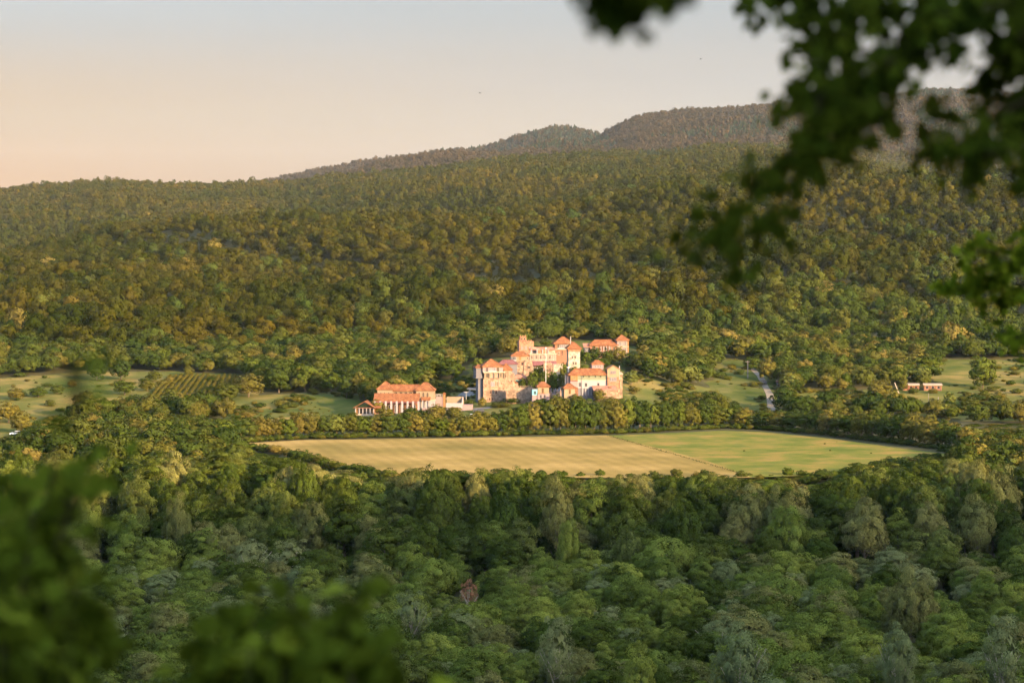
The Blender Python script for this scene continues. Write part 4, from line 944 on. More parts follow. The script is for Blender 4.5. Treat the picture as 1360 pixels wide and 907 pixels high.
b.win(13.2, 11, 2.4, 5.6, arch=True); b.win(9.6, 11.2, 1.7, 4, arch=True, trim='brick'); b.win(16.8, 11.2, 1.7, 4, arch=True, trim='brick')
b.win(8, 2.5, 1.5, 3, arch=True, trim='brick'); b.win(12, 2.5, 1.5, 3, arch=True, trim='brick')
b.win(5, 33, 2.6, 5, d=.6, trim='cream'); b.win(10.5, 33, 4.2, 5.2, d=.6, trim='white', pane='cream'); b.win(16.2, 33, 4.2, 5.2, d=.6, trim='white', pane='cream'); b.win(22.5, 33, 3, 5, d=.6, trim='cream')
b.win(4.5, 40.8, 2.4, 5, d=-.4, trim='pink'); b.win(9, 40.8, 3.6, 5, d=-.4, trim='white', pane='pink'); b.win(13.5, 40.8, 3.6, 5, d=-.4, trim='white', pane='greyr'); b.win(19.2, 40.8, 2.6, 5, d=-.4, trim='cream')
b.posts('cream', 1.5, 27.5, 5, -1.5, 32, 38.9, 1.0); b.box('balustrade', 'white', 6, 17, -1.9, -1.5, 40.2, 42)
for d in (6, 12): b.win(d, 36, 2.2, 5, d=-9, side='l', trim='white')
for d in (6, 13): b.win(d, 22, 1.8, 5, d=0, side='l', trim='brick', arch=True)
b.box('annex_wall', 'stone', 29.6, 40, 8, 20, 0, 41); b.hip('roof', 27, 39.5, 8, 20, 42, 8.5, ridge=0, label='lower pyramid roof of the annex')
b.box('curtain_wall', 'stone', 30, 42, 2, 3.5, 0, 37); b.merlons('stone', 30, 42, 3, 2, 37); b.win(38, 26, 1.2, 2.2, d=2, trim='brick'); b.slab('brick', 30.5, 39, 1.6, 24, 2, 24.6, name='stair_ledge')
b = Bld('battlement_wall', 'low pinkish stone wall with small battlements between tower and gatehouse', 672, 534, 924, 2, cat='wall')
b.box('wall', 'stone', 0, 35, 0, 1.5, 0, 19.5); b.merlons('stone', 0.3, 35, 2.7, 0, 19.5, w=1.3, h=2); b.box('terrace_slab', 'pink', .2, 35, 1.55, 12, 0, 17)
b = Bld('round_drum', 'low round stone drum with a curved roof edge beside the battlement wall', 680, 517, 934, 8)
mb = MB(); mb.tube([(1.0,2.5,-5),(1.0,2.5,2.3)], [1.9,1.8], 12); b.part('wall', 'stone', mb); mb = MB(); mb.tube([(1.0,2.5,2.3),(1.0,2.5,3.2)], [2.0,.3], 12); b.part('roof', 'roof', mb)
b = Bld('courtyard_house', 'small house with a weathered brown roof and green arches in the courtyard', 683, 510, 942, 10)
b.box('wall', 'cream', 0, 17, 0, 9, 0, 7.2); b.hip('roofold', 0, 17, 0, 9, 7.4, 4.6, over=1.6)
for x in (3.5, 9): b.win(x, 1, 3.4, 4.6, arch=True, trim='blue')
b = Bld('dark_roofed_house', 'low house with dark wine coloured roofs behind the castle tower', 663, 492, 952, 8)
b.box('wall', 'greyr', 0, 24, 0, 12, 0, 8.5); b.hip('roofpurple', 0, 24, 0, 12, 8.7, 4.8)
# 3 crenellated tower
b = Bld('crenellated_tower', 'orange stone tower with battlements and a small turret at the top of the village', 689.5, 476, 988, 9)
b.box('wall', 'brick', 0, 19.5, 0, 14, 0, 22.5); b.box('string_course', 'stone', -.3, 19.8, -.3, 14.2, 8.6, 9.4); b.box('string_course', 'stone', -.3, 19.8, -.3, 14.2, 17.6, 18.2)
b.merlons('brick', 0.1, 19.6, 3.05, 0, 22.5, w=1.6, h=1.6); b.side_merlons('brick', 2, 14, 3, 0, 22.5)
b.box('turret', 'brick', 1.5, 10, 3, 11, 22.5, 28.5); b.merlons('brick', 1.6, 10.1, 3.1, 3, 28.5, w=1.7, h=1.6)
for x in (4, 9, 14.5): b.win(x, 11.5, 3, 4.6, trim='cream', pane='pink')
b.win(8.8, 2.5, 1.8, 5.5, arch=True); b.win(15, 3, 1.8, 3.6)
for x in (4, 7.5): b.win(x, 24.5, 1.4, 2.4, d=3, trim='stone')
# 4 cream house on stone base
b = Bld('overhanging_house', 'cream house overhanging a stone ground floor under a low orange roof', 679.5, 492, 966, 8)
b.box('wall', 'white', 0, 6.2, 0, 13, 12.2, 19); b.box('wall', 'cream', 6.3, 23, -.3, 13, 12.2, 19); b.box('lower_wall', 'stone', 3, 20, 1.5, 12, 0, 12.1)
b.hip('roof', 0, 23, 0, 13, 19.2, 5.6, ridge=.25)
b.win(2, 14.5, 1, 3, trim='greyr'); b.win(4.4, 14.5, 1, 3, trim='greyr'); b.win(21, 15, 1.2, 2.4, d=-.3); b.win(11, 14.2, 2.2, 3.6, d=-.3, trim='ochre', pane='ochre'); b.win(14.5, 7, 2.6, 3.4, d=1.5, trim='brick')
# 5 arched tower
b = Bld('arched_stone_tower', 'squat flared stone tower with one round arched window below the overhanging house', 694.5, 500, 953, 6)
mb = MB(); u = b.u
def frus(mb, x0, x1, d0, d1, z0, z1, t): mb.add([(x0,d0,z0),(x1,d0,z0),(x1,d1,z0),(x0,d1,z0),(x0+t,d0+t,z1),(x1-t,d0+t,z1),(x1-t,d1-t,z1),(x0+t,d1-t,z1)],[(0,3,2,1),(4,5,6,7),(0,1,5,4),(1,2,6,5),(2,3,7,6),(3,0,4,7)])
frus(mb, -.6*u, 17*u, -1.2*u, 11*u, -3, 7*u, 1.6*u); frus(mb, 1*u, 14*u, .4*u, 9.6*u, 7*u, 21*u, 1.5*u); b.part('wall', 'stone', mb); b.win(8, 8.5, 3.2, 5, d=.9, arch=True, trim='stone'); b.win(7, 16.5, 1.3, 1.6, d=1.6, trim='brick')
# 6 gallery
b = Bld('long_gallery', 'long timber gallery with a wine coloured lean to roof and a roof terrace', 703, 489, 972, 5)
b.box('lower_wall', 'greystone', 0, 36, 0, 10, 0, 11); b.slab('roofpurple', -1, 36, -6, 4.5, 0, 9.6, name='lean_to_roof')
b.box('gallery_wall', 'greywood', 0, 36, .5, 10, 11, 18.5); b.posts('trim', 1, 35, 12, 0, 10.2, 18.4, .6, name='gallery_post')
for x in (4, 10, 16, 22, 28): b.win(x, 12.5, 2.2, 4, d=.5, trim='greywood')
b.box('terrace_slab', 'trim', -.8, 36.5, -.8, 10, 18.5, 19.4); b.posts('white', 3, 25, 4, .6, 19.4, 25, 1.3, name='terrace_pillar'); b.box('parapet', 'brick', 10, 24.6, 1.2, 2, 19.4, 24.4); b.box('rear_wall', 'greystone', 2, 35, 7, 9.5, 19.4, 24.5); b.hip('roofold', 2, 34, 5, 10, 24.6, 2.6); b.posts('white', 4, 30, 5, -5.4, -4, 4.4, .7, name='lean_to_post')
# 7 ruin tower
b = Bld('gable_ruin', 'narrow orange stone tower with a dark arch in front of the gallery', 721.5, 500, 950, 6)
mb = MB(); frus(mb, 0, 13*u, 0, 7*u, -3, 17.5*u, .7*u); b.part('wall', 'stone', mb); b.merlons('stone', .9, 12, 2.6, .8, 17.4, w=1.3); b.win(9, 6.5, 2, 5, arch=True, trim='brick', d=.35); b.win(5, 12.5, 1.6, 1.8, trim='brick', d=.6)
b = Bld('crenellated_wall', 'short pale stone wall with battlements right of the narrow orange tower', 735, 497, 952, 6, cat='wall')
b.box('wall', 'greystone', 0, 12.5, 0, 3, 0, 12); b.merlons('greystone', .2, 12.5, 2.7, 0, 12, w=1.4)
# 8 upper house and its tower
b = Bld('upper_house', 'orange house with a white windowed upper floor and wide red hip roof', 736.5, 474, 993, 10)
b.box('lower_wall', 'orange', 1, 24, 1.2, 14, 0, 9.5); b.box('balcony_slab', 'trim', -.4, 25.5, -.8, 14, 9.5, 10.3); b.box('wall', 'orange', .5, 25, .4, 14, 10.3, 17.5)
b.hip('roof', 0, 25, -.5, 14, 17.7, 8.4, over=1.6, ridge=.12)
for x in (8, 10.8, 13.6, 16.4, 19.2): b.win(x, 11, 1.7, 5, d=.4, trim='white', pane='greyr')
b.win(5, 10.6, 1.8, 5.6, d=.4, trim='cream'); b.win(10.5, 1.5, 1.6, 6.5, d=1.2, trim='brick'); b.win(6, 2.5, 1.8, 4, d=1.2); b.box('handrail', 'white', 4, 24, -.7, -.4, 10.3, 12)
b = Bld('round_stone_tower', 'sturdy grey stone tower with a pointed orange roof beside the upper house', 755, 497, 976, 9)
b.box('wall', 'greystone', 0, 15.5, 0, 12, 0, 30); b.box('storey', 'brick', -.4, 15.9, -.4, 12.4, 30, 34); b.hip('roof', -.4, 15.9, -.4, 12.4, 34.2, 8.6, ridge=0, over=2); b.box('chimney', 'white', 3.3, 4.3, 5, 6, 36, 50)
for x in (5.5, 9): b.win(x, 21, 1.3, 3.4, arch=True, trim='greystone'); b.win(x + 1, 13, 1.5, 3.6, arch=True, trim='greystone')
# 9 hotel
b = Bld('orange_hotel', 'long orange two storey hotel with a square tower, highest building on the right', 784, 481, 1014, 8)
b.box('wall', 'orange', 0, 35.5, 0, 14, 0, 22.4); b.box('wall', 'pink', 35.6, 50.5, -1, 13, 0, 28.8, label='pale square end tower'); b.box('wall', 'greyr', -7, -.05, 3, 12, 0, 20)
b.hip('roof', 0, 36, 0, 14, 22.6, 6.6, over=1.8, ridge=.55); b.hip('roof', 35.6, 50.5, -1, 13, 29, 7, over=1.8, ridge=0); b.slab('roofold', -9, 1, 0, 20.5, 8, 25, name='side_roof'); b.box('balcony_slab', 'trim', -.3, 50.8, -2.2, 0, 12, 12.8)
b.box('balcony_slab', 'trim', 35.4, 50.8, -2.4, -1.05, 20, 20.8)
for x in (4, 8.5, 20, 27, 32): b.win(x, 14, 2.2, 6, trim='cream', pane='greyr' if x in (8.5, 27) else 'glass')
for x in (5, 10, 16, 21, 27, 32): b.win(x, 3, 2.2, 6.5, trim='ochre')
for x in (39.5, 46): b.win(x, 21.8, 4, 5.4, d=-1, trim='trim', pane='greyr'); b.win(x, 13.6, 4, 5.2, d=-1, trim='trim', pane='greyr')
b.posts('cream', 1, 35, 7, -1.9, 0, 12, .9); b.posts('white', 14, 25, 4, -1.9, 12.8, 21.5, .8, name='balcony_post'); b.box('balcony_wall', 'orange', 12, 28, -2.1, -1.7, 12.8, 15.8); b.box('corner_pilaster', 'ochre', 49.5, 51.2, -1.5, 0, 0, 28.8)
b = Bld('retaining_wall', 'low pale retaining wall with a rubble chute right of the orange hotel', 836, 481, 1010, 3, cat='wall')
b.box('wall', 'greystone', 0, 18, 0, 3, 0, 9); b.slab('white', 7, 13, -8, 1, 0, 9, name='rubble_chute', t=.6)
# 10 white hall
b = Bld('white_hall', 'big white and pale green hall with a long red roof and gabled stone tower', 757.5, 525, 928, 10)
b.box('bay', 'pink', 0, 9.6, -1, 14, 0, 19.5); b.box('bay_storey', 'ochre', 0, 9.6, -1.4, 14, 19.5, 27); b.box('side_room', 'pink', -3, -.05, 3, 14, 14, 27)
b.box('wall', 'white', 9.7, 49, 0, 15, 9.2, 20); b.box('lower_wall', 'greyr', 9.7, 49, .4, 15, 0, 9.1); b.box('upper_wall', 'green', 9.7, 49, -.2, 15, 20.1, 27); b.box('string_course', 'trim', 9.7, 49, -.6, 0, 19.6, 20.5)
b.hip('roof', -2, 50, -1.2, 15, 27.2, 7.6, over=1.3, ridge=.62)
for x in (17.5, 25, 33.5, 40.5): b.win(x, 24, 1.6, 1.8, d=-.2, trim='green'); 
for x in (12.3, 13.9): b.win(x, 12, 1.1, 4.4, trim='greyr')
for x in (21, 37.5): b.win(x, 12, 2, 3.8, trim='greyr')
b.box('drainpipe', 'greyr', 14.8, 15.2, -.8, -.3, 0, 27); b.posts('white', 16, 28, 4, -.2, 0, 9, 1.1); b.win(4.8, 21, 3, 3.8, d=-1.4, trim='cream', pane='ochre'); b.box('bay_ledge', 'roofpurple', -.3, 9.9, -1.9, -1.45, 18.8, 19.7)
b.box('tower_wall', 'brick', 49.1, 65, -3, 12, 0, 24); b.box('tower_storey', 'cream', 49, 65.1, -3.2, 12.2, 24, 34.6); b.gab('ochre', 'cream', 49.1, 65, -3.1, 12.1, 34.8, 5.2)
for x in (54, 56.6, 59.2): b.win(x, 28.5, 1.5, 3.4, d=-3.2, trim='pink', pane='greyr')
for x in (53.2, 55.4, 58, 60.4): b.win(x, 18.5, 1.2, 4.6, d=-3, trim='white')
b.box('tower_band', 'stone', 48.9, 65.2, -3.5, -3.02, 16.2, 17); b.box('flue', 'white', 65.4, 66.4, 0, 1, 20, 38.5); b.box('side_wing', 'stone', 66.5, 70.3, 1, 12, 0, 28); b.slab('trim', 66.2, 71, 0, 28, 12, 30, name='side_wing_roof')
b.box('lantern_storey', 'pink', 31, 46.5, 9, 18, 33, 40.5); b.hip('roof', 31, 46.5, 9, 18, 40.7, 4.8, ridge=.25, over=1.2)
for x in (35.5, 37.7, 40, 42.3): b.win(x, 36, 1.3, 3, d=9, trim='white', pane='greyr')
b.slab('roofold', 28, 60, -14, 7.6, -3.4, 12.6, name='annex_roof'); b.box('annex_wall', 'stone', 30, 59, -13, -3.6, -9, 7); b.box('annex_wall', 'stone', 59.1, 64, -10, -3.1, -6, 8.8); b.box('dormer', 'wood', 49, 53, -10.5, -7, 8, 11.5)
b = Bld('guardhouse', 'small yellow guardhouse with a red hip roof in front of the white hall', 749.5, 526, 912, 10)
b.box('wall', 'cream', 0, 14.5, 0, 12, 0, 10.5); b.hip('roof', 0, 14.5, 0, 12, 10.7, 5.4, ridge=.2, over=1.7); b.win(7.5, 2.8, 1.6, 5.6, trim='ochre'); b.win(5, 3, 1.5, 4, d=0, side='l', trim='ochre'); b.box('link_wall', 'wood', 14.6, 19, 2, 10, 0, 11)
# 11 gatehouse
b = Bld('gatehouse', 'small yellow gatehouse with a red hip roof in front of the white flagpole', 714.5, 531, 917, 8)
b.box('lower_wall', 'pink', -.6, 15.4, -.5, 12, 0, 8.6); b.box('wall', 'cream', 0, 14.8, 0, 11.8, 8.6, 17.4); b.box('string_course', 'roof', -.8, 10, -.9, -.5, 8.2, 9); b.hip('roof', 0, 14.8, 0, 11.8, 17.6, 5.8, ridge=.2, over=1.9)
b.win(6.5, 9.6, 1.8, 6, arch=True, trim='ochre'); b.win(3.8, 3, 1.5, 3.4, d=-.5, trim='greyr'); b.win(9, 3, 1.5, 3.4, d=-.5, trim='greyr'); b.posts('brick', 1.5, 10, 5, -.2, 22.5, 24, .7, name='roof_finial'); b.box('side_wall', 'stone', 15.5, 19, 4, 10, 0, 10)
b = Bld('turquoise_kiosk', 'turquoise painted kiosk with a dark blue window left of the gatehouse', 707, 530, 917, 6)
b.box('base', 'pink', 0, 7, 0, 8, 0, 5); b.box('wall', 'blue', 0, 7, 0, 8, 5, 13); b.box('flat_roof', 'greyr', -.4, 7.4, -.5, 8.4, 13, 14); b.win(3.6, 6.6, 2.4, 4, trim='blue')
b = Bld('street_wall', 'low pale stepped wall along the paved street right of the gatehouse', 731, 530, 920, 38, cat='wall')
b.box('wall', 'pink', 0, 8, 0, 1.2, 0, 7); b.box('wall', 'stone', 8.05, 15, 0, 1.2, 0, 10); b.posts('pink', 1, 14, 4, .6, 7, 13, .9, name='pillar')
# flagpole
x, Y, g = P(725, 509, 934)[0], 934, 0; g = float(ground(x, Y)); top = P(725, 462.5, 934)[2]
e = bpy.data.objects.new('flagpole', None); C.objects.link(e); e.location = (x, Y, g); tag(e, 'tall bare white flagpole rising behind the gatehouse roof', 'flagpole')
mb = MB(); mb.tube([(0,0,.4),(0,0,top-g)], [.15,.08], 8); link('pole', mb.mesh('pole', M['metal']), e); mb = MB(); mb.box(-.5,.5,-.5,.5,-.5,.42); link('footing', mb.mesh('footing', M['greyr']), e); mb = MB(); mb.tube([(0,0,top-g-.02),(0,0,top-g+.3)], [.2,.12], 6); link('finial', mb.mesh('finial', M['whitepaint']), e)
# right cabins
for px, w, lab in ((1200, 21, 'left flat roofed brick cabin under the dark spreading tree'), (1228, 23, 'right flat roofed brick cabin under the dark spreading tree')):
    hx, hy, hz = hit(px, 519); b = Bld('cabin', lab, px, 519, hy, -6, group='brick cabins on the right meadow')
    b.box('wall', 'brick', 0, w, 0, 10, 0, 8); b.slab('trim', -1, w+1, -1.5, 8.1, 11, 9.6, name='flat_roof')
    for k_, xx in enumerate(np.linspace(4, w-4, 3)): b.win(float(xx), 3, 2.6, 3.2, trim='brick' if w == 21 else 'pink')
    b.posts('wood', .8, w-.8, 4, -1.1, 0, 8, .5, name='porch_post')
hx, hy, hz = hit(1033, 513); b = Bld('picnic_shelter', 'small dark shelter with a pale rail under the trees by the dirt track', 1032, 513, hy, -4, cat='shelter')
b.box('rear_wall', 'wood', 0, 16, 7, 7.6, 0, 6.5); b.slab('wood', -1, 17, -1, 6.4, 8, 7.6); b.posts('white', .5, 15.5, 5, 0, 0, 6.2, .6, name='post'); b.box('rail', 'pink', .5, 15.5, -.2, .2, 2.4, 3.2)

def pole(name, px, pt, pb, lab, cat, r=.16, lean=0, arm=True, mat='greywood', Y=None):
    if Y is None: x, Y, g = hit(px, pb)
    else: x = P(px, pb, Y)[0]; g = float(ground(x, Y))
    H_ = P(px, pt, Y)[2] - g; e = bpy.data.objects.new(name, None); C.objects.link(e); e.location = (x, Y, g); tag(e, lab, cat, 'poles along the meadows' if name == 'utility_pole' else None)
    mb = MB(); mb.tube([(0,0,-1),(lean,0,H_)], [r*1.2, r*.7], 6); link('pole', mb.mesh('pole', M[mat]), e)
    if arm:
        mb = MB(); mb.box(-.9+lean*.95,.9+lean*.95,-.06,.06,H_*.93,H_*.93+.14); a_ = link('crossarm', mb.mesh('crossarm', M[mat]), e)
        for q_ in (-.8, 0, .8): mb = MB(); mb.tube([(q_+lean*.95,0,H_*.93+.13),(q_+lean*.95,0,H_*.93+.35)], [.07,.05], 5); link('insulator', mb.mesh('insulator', M['white']), a_)
pole('utility_pole', 993.5, 479, 503, 'tall grey utility pole standing in the green clearing', 'utility pole', r=.22)
pole('utility_pole', 1247, 527, 541, 'short pale pole on the lower right meadow', 'utility pole', r=.16, arm=False, mat='white')
pole('utility_pole', 1234, 522, 536, 'thin post left of the short pale pole', 'utility pole', r=.1, arm=False)
pole('dead_trunk', 1196, 508, 523, 'bare pale leaning trunk left of the brick cabins', 'dead tree', r=.2, lean=-2.2, arm=False, mat='palebark')
pole('street_lamp', 619, 520, 534, 'slim street lamp on the access road', 'street lamp', r=.09, mat='metal')
pole('yard_light', 754.8, 487, 499, 'street light with white lamps at the top of the paved street', 'street lamp', r=.12, mat='whitepaint')
# transmitter masts on the summit
for px, pt, lab in ((1186, 98, 'left thin transmitter mast on the summit'), (1287, 101, 'middle lattice transmitter mast on the summit'), (1290.5, 107, 'shortest transmitter mast, right beside the middle one'), (1297.5, 97, 'right thin transmitter mast on the summit')):
    Y = 6400; x = (px-CX)/F*Y; g = float(ground(x, Y)); H_ = P(px, pt, Y)[2]-g; e = bpy.data.objects.new('transmitter_mast', None); C.objects.link(e); e.location = (x, Y, g); tag(e, lab, 'mast', 'masts on the mountain summit')
    mb = MB(); w = 1.6
    for sx in (-1,1):
        for sy in (-1,1): mb.tube([(sx*w,sy*w,-2),(sx*w*.3,sy*w*.3,H_*.8)], [.2,.12], 4)
    n_ = 8
    for i in range(n_):
        z0, z1 = H_*.8*i/n_, H_*.8*(i+1)/n_; a0, a1 = w*(1-.7*i/n_), w*(1-.7*(i+1)/n_)
        for sy in (-1,1): mb.tube([(-a0,sy*a0,z0),(a1,sy*a1,z1)], [.13,.13], 4); mb.tube([(a0,sy*a0,z0),(-a1,sy*a1,z1)], [.13,.13], 4)
    link('lattice', mb.mesh('lattice', M['mast']), e); mb = MB(); mb.tube([(0,0,H_*.78),(0,0,H_)], [.28,.16], 6); link('antenna', mb.mesh('antenna', M['mast']), e)
    mb = MB(); mb.tube([(-.9,-1,H_*.5),(-.9,-1.7,H_*.5)], [1.2,1.2], 10); link('dish', mb.mesh('dish', M['white']), e)
# cars
CARM = {}
def car(px, pb, rot, mat, lab, Y=None):
    if Y is None: x, Y, g = hit(px, pb)
    else: x = P(px, pb, Y)[0]; g = float(ground(x, Y))
    e = bpy.data.objects.new('parked_car', None); C.objects.link(e); e.location = (x, Y, g+.28); e.rotation_euler = (0,0,rot); tag(e, lab, 'car', 'cars parked round the village')
    if mat not in CARM:
        mb = MB(); prof = [(-2.1,.35),(-2.15,.75),(-1.7,.92),(-.9,.98),(1.9,.98),(2.1,.8),(2.15,.35)]
        n = len(prof); mb.add([(a,-.85,b) for a,b in prof]+[(a,.85,b) for a,b in prof], [tuple(range(n)), tuple(range(n,2*n))[::-1]]+[(i,(i+1)%n,n+(i+1)%n,n+i) for i in range(n)]); body = mb.mesh('body', M[mat])
        mb = MB(); mb.add([(-1.0,-.8,.97),(1.7,-.8,.97),(1.7,.8,.97),(-1.0,.8,.97),(-.35,-.65,1.42),(1.2,-.65,1.42),(1.2,.65,1.42),(-.35,.65,1.42)],[(0,1,5,4),(1,2,6,5),(2,3,7,6),(3,0,4,7)]); win_ = mb.mesh('windows', M['glass'])
        mb = MB(); mb.box(-.36,1.21,-.66,.66,1.42,1.48); roof_ = mb.mesh('roof', M[mat]); mb = MB(); mb.tube([(0,-.1,0),(0,.1,0)], [.32,.32], 12); CARM[mat] = (body, win_, roof_, mb.mesh('wheel', M['rubber'])); mb = MB(); mb.box(-.04,.04,-.18,.18,-.08,.08); CARM['lamp'] = mb.mesh('headlight', M['white'])
    body, win_, roof_, wheel = CARM[mat]
    for nm, me in (('body', body), ('windows', win_), ('roof', roof_)): o = bpy.data.objects.new(nm, me); C.objects.link(o); o.parent = e
    for sx in (-1.35, 1.35):
        for sy in (-.8, .8): o = bpy.data.objects.new('wheel', wheel); C.objects.link(o); o.parent = e; o.location = (sx, sy, .32)
    for sy in (-.6, .6): o = bpy.data.objects.new('headlight', CARM['lamp']); C.objects.link(o); o.parent = e; o.location = (-2.14, sy, .62)
car(636, 549, .1, 'darkpaint', 'dark car parked on the lane below the castle tower'); car(626, 558, -.2, 'whitepaint', 'white car parked in front of the lane, nearest the hedgerow', Y=893)
car(741.5, 515, 1.2, 'darkpaint', 'dark car on the steep paved street'); car(1016, 511, 1.4, 'darkpaint', 'dark car on the pale dirt track')
car(20, 579, 0, 'whitepaint', 'white car at the far left edge of the meadows')
# birds
for px, py, lab in ((638,124,'tiny dark bird in the sky above the ridge'), (930,79,'tiny dark bird in the sky left of the hanging leaves')):
    Y = 420; x, _, z = P(px, py, Y); mb = MB(); mb.tube([(-.05,-.22,0),(0,-.1,.03),(0,.08,.02),(0,.25,0)], [.02,.06,.07,.02], 6)
    for sx in (-1, 1): mb.add([(sx*.05,-.06,.04),(sx*.05,.1,.04),(sx*.3,.07,.16),(sx*.3,-.03,.17),(sx*.55,.12,.1)], [(0,1,2,3),(3,2,4)])
    o = link('bird', mb.mesh('bird', M['darkpaint'])); o.location = (x, Y, z); o.rotation_euler = (0,0,.8); tag(o, lab, 'bird', 'birds in the sky')

# ------------------------------------------------------------------ near foliage framing the view
def leaf_mesh(seed):
    """lobed leaf with a folded midrib, 5 cm long"""
    r = random.Random(seed); n = 9; V = []; Fc = []; L = .056
    for i in range(n):
        t_ = i/(n-1); w = .021*math.sin(pi*min(1, t_*1.05+.04))**.8*(1 + .28*math.sin(i*2.4+seed))
        if i in (0, n-1): w = .002
        x = t_*L; zc = -.012*t_*t_ + .003*math.sin(5*t_+seed); V += [(x, -w, zc+w*.35), (x, 0, zc), (x, w, zc+w*.35)]
    for i in range(n-1):
        for k in range(2): a = i*3+k; Fc.append((a, a+1, a+4, a+3))
    m = mesh_np('leaf', V, Fc, M['foreleaf'], np.full(len(V), r.random())); m.polygons.foreach_set('use_smooth', np.ones(len(Fc), dtype=bool)); return m
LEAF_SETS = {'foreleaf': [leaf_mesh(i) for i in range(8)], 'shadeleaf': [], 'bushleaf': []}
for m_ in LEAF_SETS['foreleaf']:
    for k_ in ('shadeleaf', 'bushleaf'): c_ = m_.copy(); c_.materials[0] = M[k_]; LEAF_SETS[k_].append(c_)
from mathutils import Euler, Vector
def rnd_rot():
    return (rng.normal(0, .9), rng.normal(.5, .8), rng.uniform(0, 6.28))
def foliage_thing(name, label, cat, trunk_pts, trunk_r, twigs, spread, per_m, size, seed, max_ind=295, mat='twig', lm='foreleaf'):
    LEAF = LEAF_SETS[lm]
    e = bpy.data.objects.new(name, None); C.objects.link(e); base = Vector(trunk_pts[0]); e.location = base; tag(e, label, cat); e.empty_display_size = .2
    def loc(p): return tuple(Vector(p) - base)
    mb = MB(); mb.tube([loc(p) for p in trunk_pts], trunk_r, 8); link('trunk', mb.mesh('trunk', M[mat]), e)
    leaves = []
    for tw in twigs:
        pts = [Vector(p) for p in tw]; mb = MB(); n = len(pts); mb.tube([loc(p) for p in pts], [.008*(1-i/n)+.002 for i in range(n)], 5)
        sh = MB()
        for a, b in zip(pts[:-1], pts[1:]):
            L = (b-a).length; k = max(1, int(L*per_m/5))
            for _ in range(k):
                p = a.lerp(b, rng.uniform()); d = Vector(rng.normal(0, 1, 3)); d.z *= .8; d.normalize(); s_ = spread*abs(rng.normal(0, .62)) + .02; tip = p + d*s_
                sh.tube([loc(p), loc(p.lerp(tip, .5)+Vector((0,0,.01))), loc(tip)], [.0022,.0018,.001], 3)
                for _ in range(5): q_ = p.lerp(tip, rng.uniform(.3, 1.15)) + Vector(rng.normal(0, .02, 3)); leaves.append((q_, rnd_rot(), size*rng.uniform(.7, 1.25)))
        o = link('branch', mb.mesh('branch', M[mat]), e)
        link('shoots', sh.mesh('shoots', M[mat]), e)['kind'] = 'stuff'
    def score(l):
        v = l[0]; y = max(v.y, .5); px_, py_ = CX+F*v.x/y, float(pyof(v.z, y)); inside = (-20 < px_ < 1380) and (-20 < py_ < 927)
        return (0 if inside else 1, y/l[2])
    leaves.sort(key=score)
    for q_, r_, s_ in leaves[:max_ind]:
        o = bpy.data.objects.new('leaf', LEAF[int(rng.integers(8))]); C.objects.link(o); o.parent = e; o.location = loc(q_); o.rotation_euler = r_; o.scale = (s_, s_, s_)
    V = []; Fc = []; T = []; off = 0
    for q_, r_, s_ in leaves[max_ind:]:
        m_ = LEAF[int(rng.integers(8))]; a = np.empty(len(m_.vertices)*3, np.float32); m_.vertices.foreach_get('co', a); a = a.reshape(-1,3)*s_
        R_ = np.array(Euler(r_).to_matrix()); V.append(a @ R_.T + np.array(loc(q_))); f_ = np.empty(len(m_.loops), np.int32); m_.loops.foreach_get('vertex_index', f_); Fc.append(f_.reshape(-1,4)+off); T.append(np.full(len(a), rng.uniform())); off += len(a)
    if V:
        me = mesh_np('leaf', np.concatenate(V), np.concatenate(Fc), M[lm], np.concatenate(T)); o = link('further_leaves', me, e); o['kind'] = 'stuff'
    print(name, 'leaves', len(leaves))
def tw(Y, *pp, dy=.25): return [P(a, b, Y + dy*math.sin(i*1.9+a*.01)) for i, (a, b) in enumerate(pp)]
g0 = float(ground(3.3, 7.0))
T1 = [(3.3, 7.0, g0-.6), (3.0, 6.8, HC-.9), (2.8, 6.6, HC+.2), (2.6, 6.6, HC+1.6)]
tw1 = [tw(6.53,(1560,-60),(1400,-40),(1270,20),(1180,80),(1120,140),(1072,215),(1020,285),(960,345)),
 tw(6.11,(1400,-40),(1250,20),(1120,10),(1010,-15)), tw(6.25,(1180,80),(1110,60),(1055,75)),
 tw(6.39,(1120,140),(1130,200),(1105,235)), tw(5.96,(1180,80),(1160,130),(1150,175)), tw(6.67,(1120,140),(1060,190),(1005,240),(965,300),(920,352)),
 tw(6.25,(1560,20),(1400,110),(1330,150),(1275,190),(1235,195)), tw(5.96,(1400,110),(1350,190),(1310,205),(1280,190)), tw(6.39,(1560,-20),(1400,30),(1330,70),(1300,120)),
 tw(6.11,(1480,-60),(1380,-10),(1300,15),(1230,20)), tw(6.53,(1480,-60),(1330,-25),(1200,-15),(1110,25),(1080,60)), tw(6.39,(1560,60),(1430,80),(1360,120),(1340,170)), tw(6.25,(1500,-20),(1400,10),(1350,50),(1310,45)),
 tw(5.82,(1200,-40),(1120,10),(1090,100),(1085,150)), tw(6.39,(1200,60),(1140,110),(1095,120),(1060,150)), tw(6.67,(1420,150),(1380,200),(1350,240)), tw(6.11,(1260,20),(1200,60),(1170,110),(1120,150)), tw(6.25,(1130,-60),(1040,-30),(985,5)),
 tw(6.39,(1560,-60),(1450,60),(1380,60),(1340,95))]
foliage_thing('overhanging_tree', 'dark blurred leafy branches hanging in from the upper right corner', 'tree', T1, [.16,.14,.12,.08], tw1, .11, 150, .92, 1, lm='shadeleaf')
tw2 = [tw(4.0,(900,-260),(860,-100),(840,-35),(815,-12)), tw(4.0,(860,-100),(800,-38),(782,-10)), tw(4.1,(860,-100),(852,-40),(846,-14))]
g1 = float(ground(1.3, 4.2))
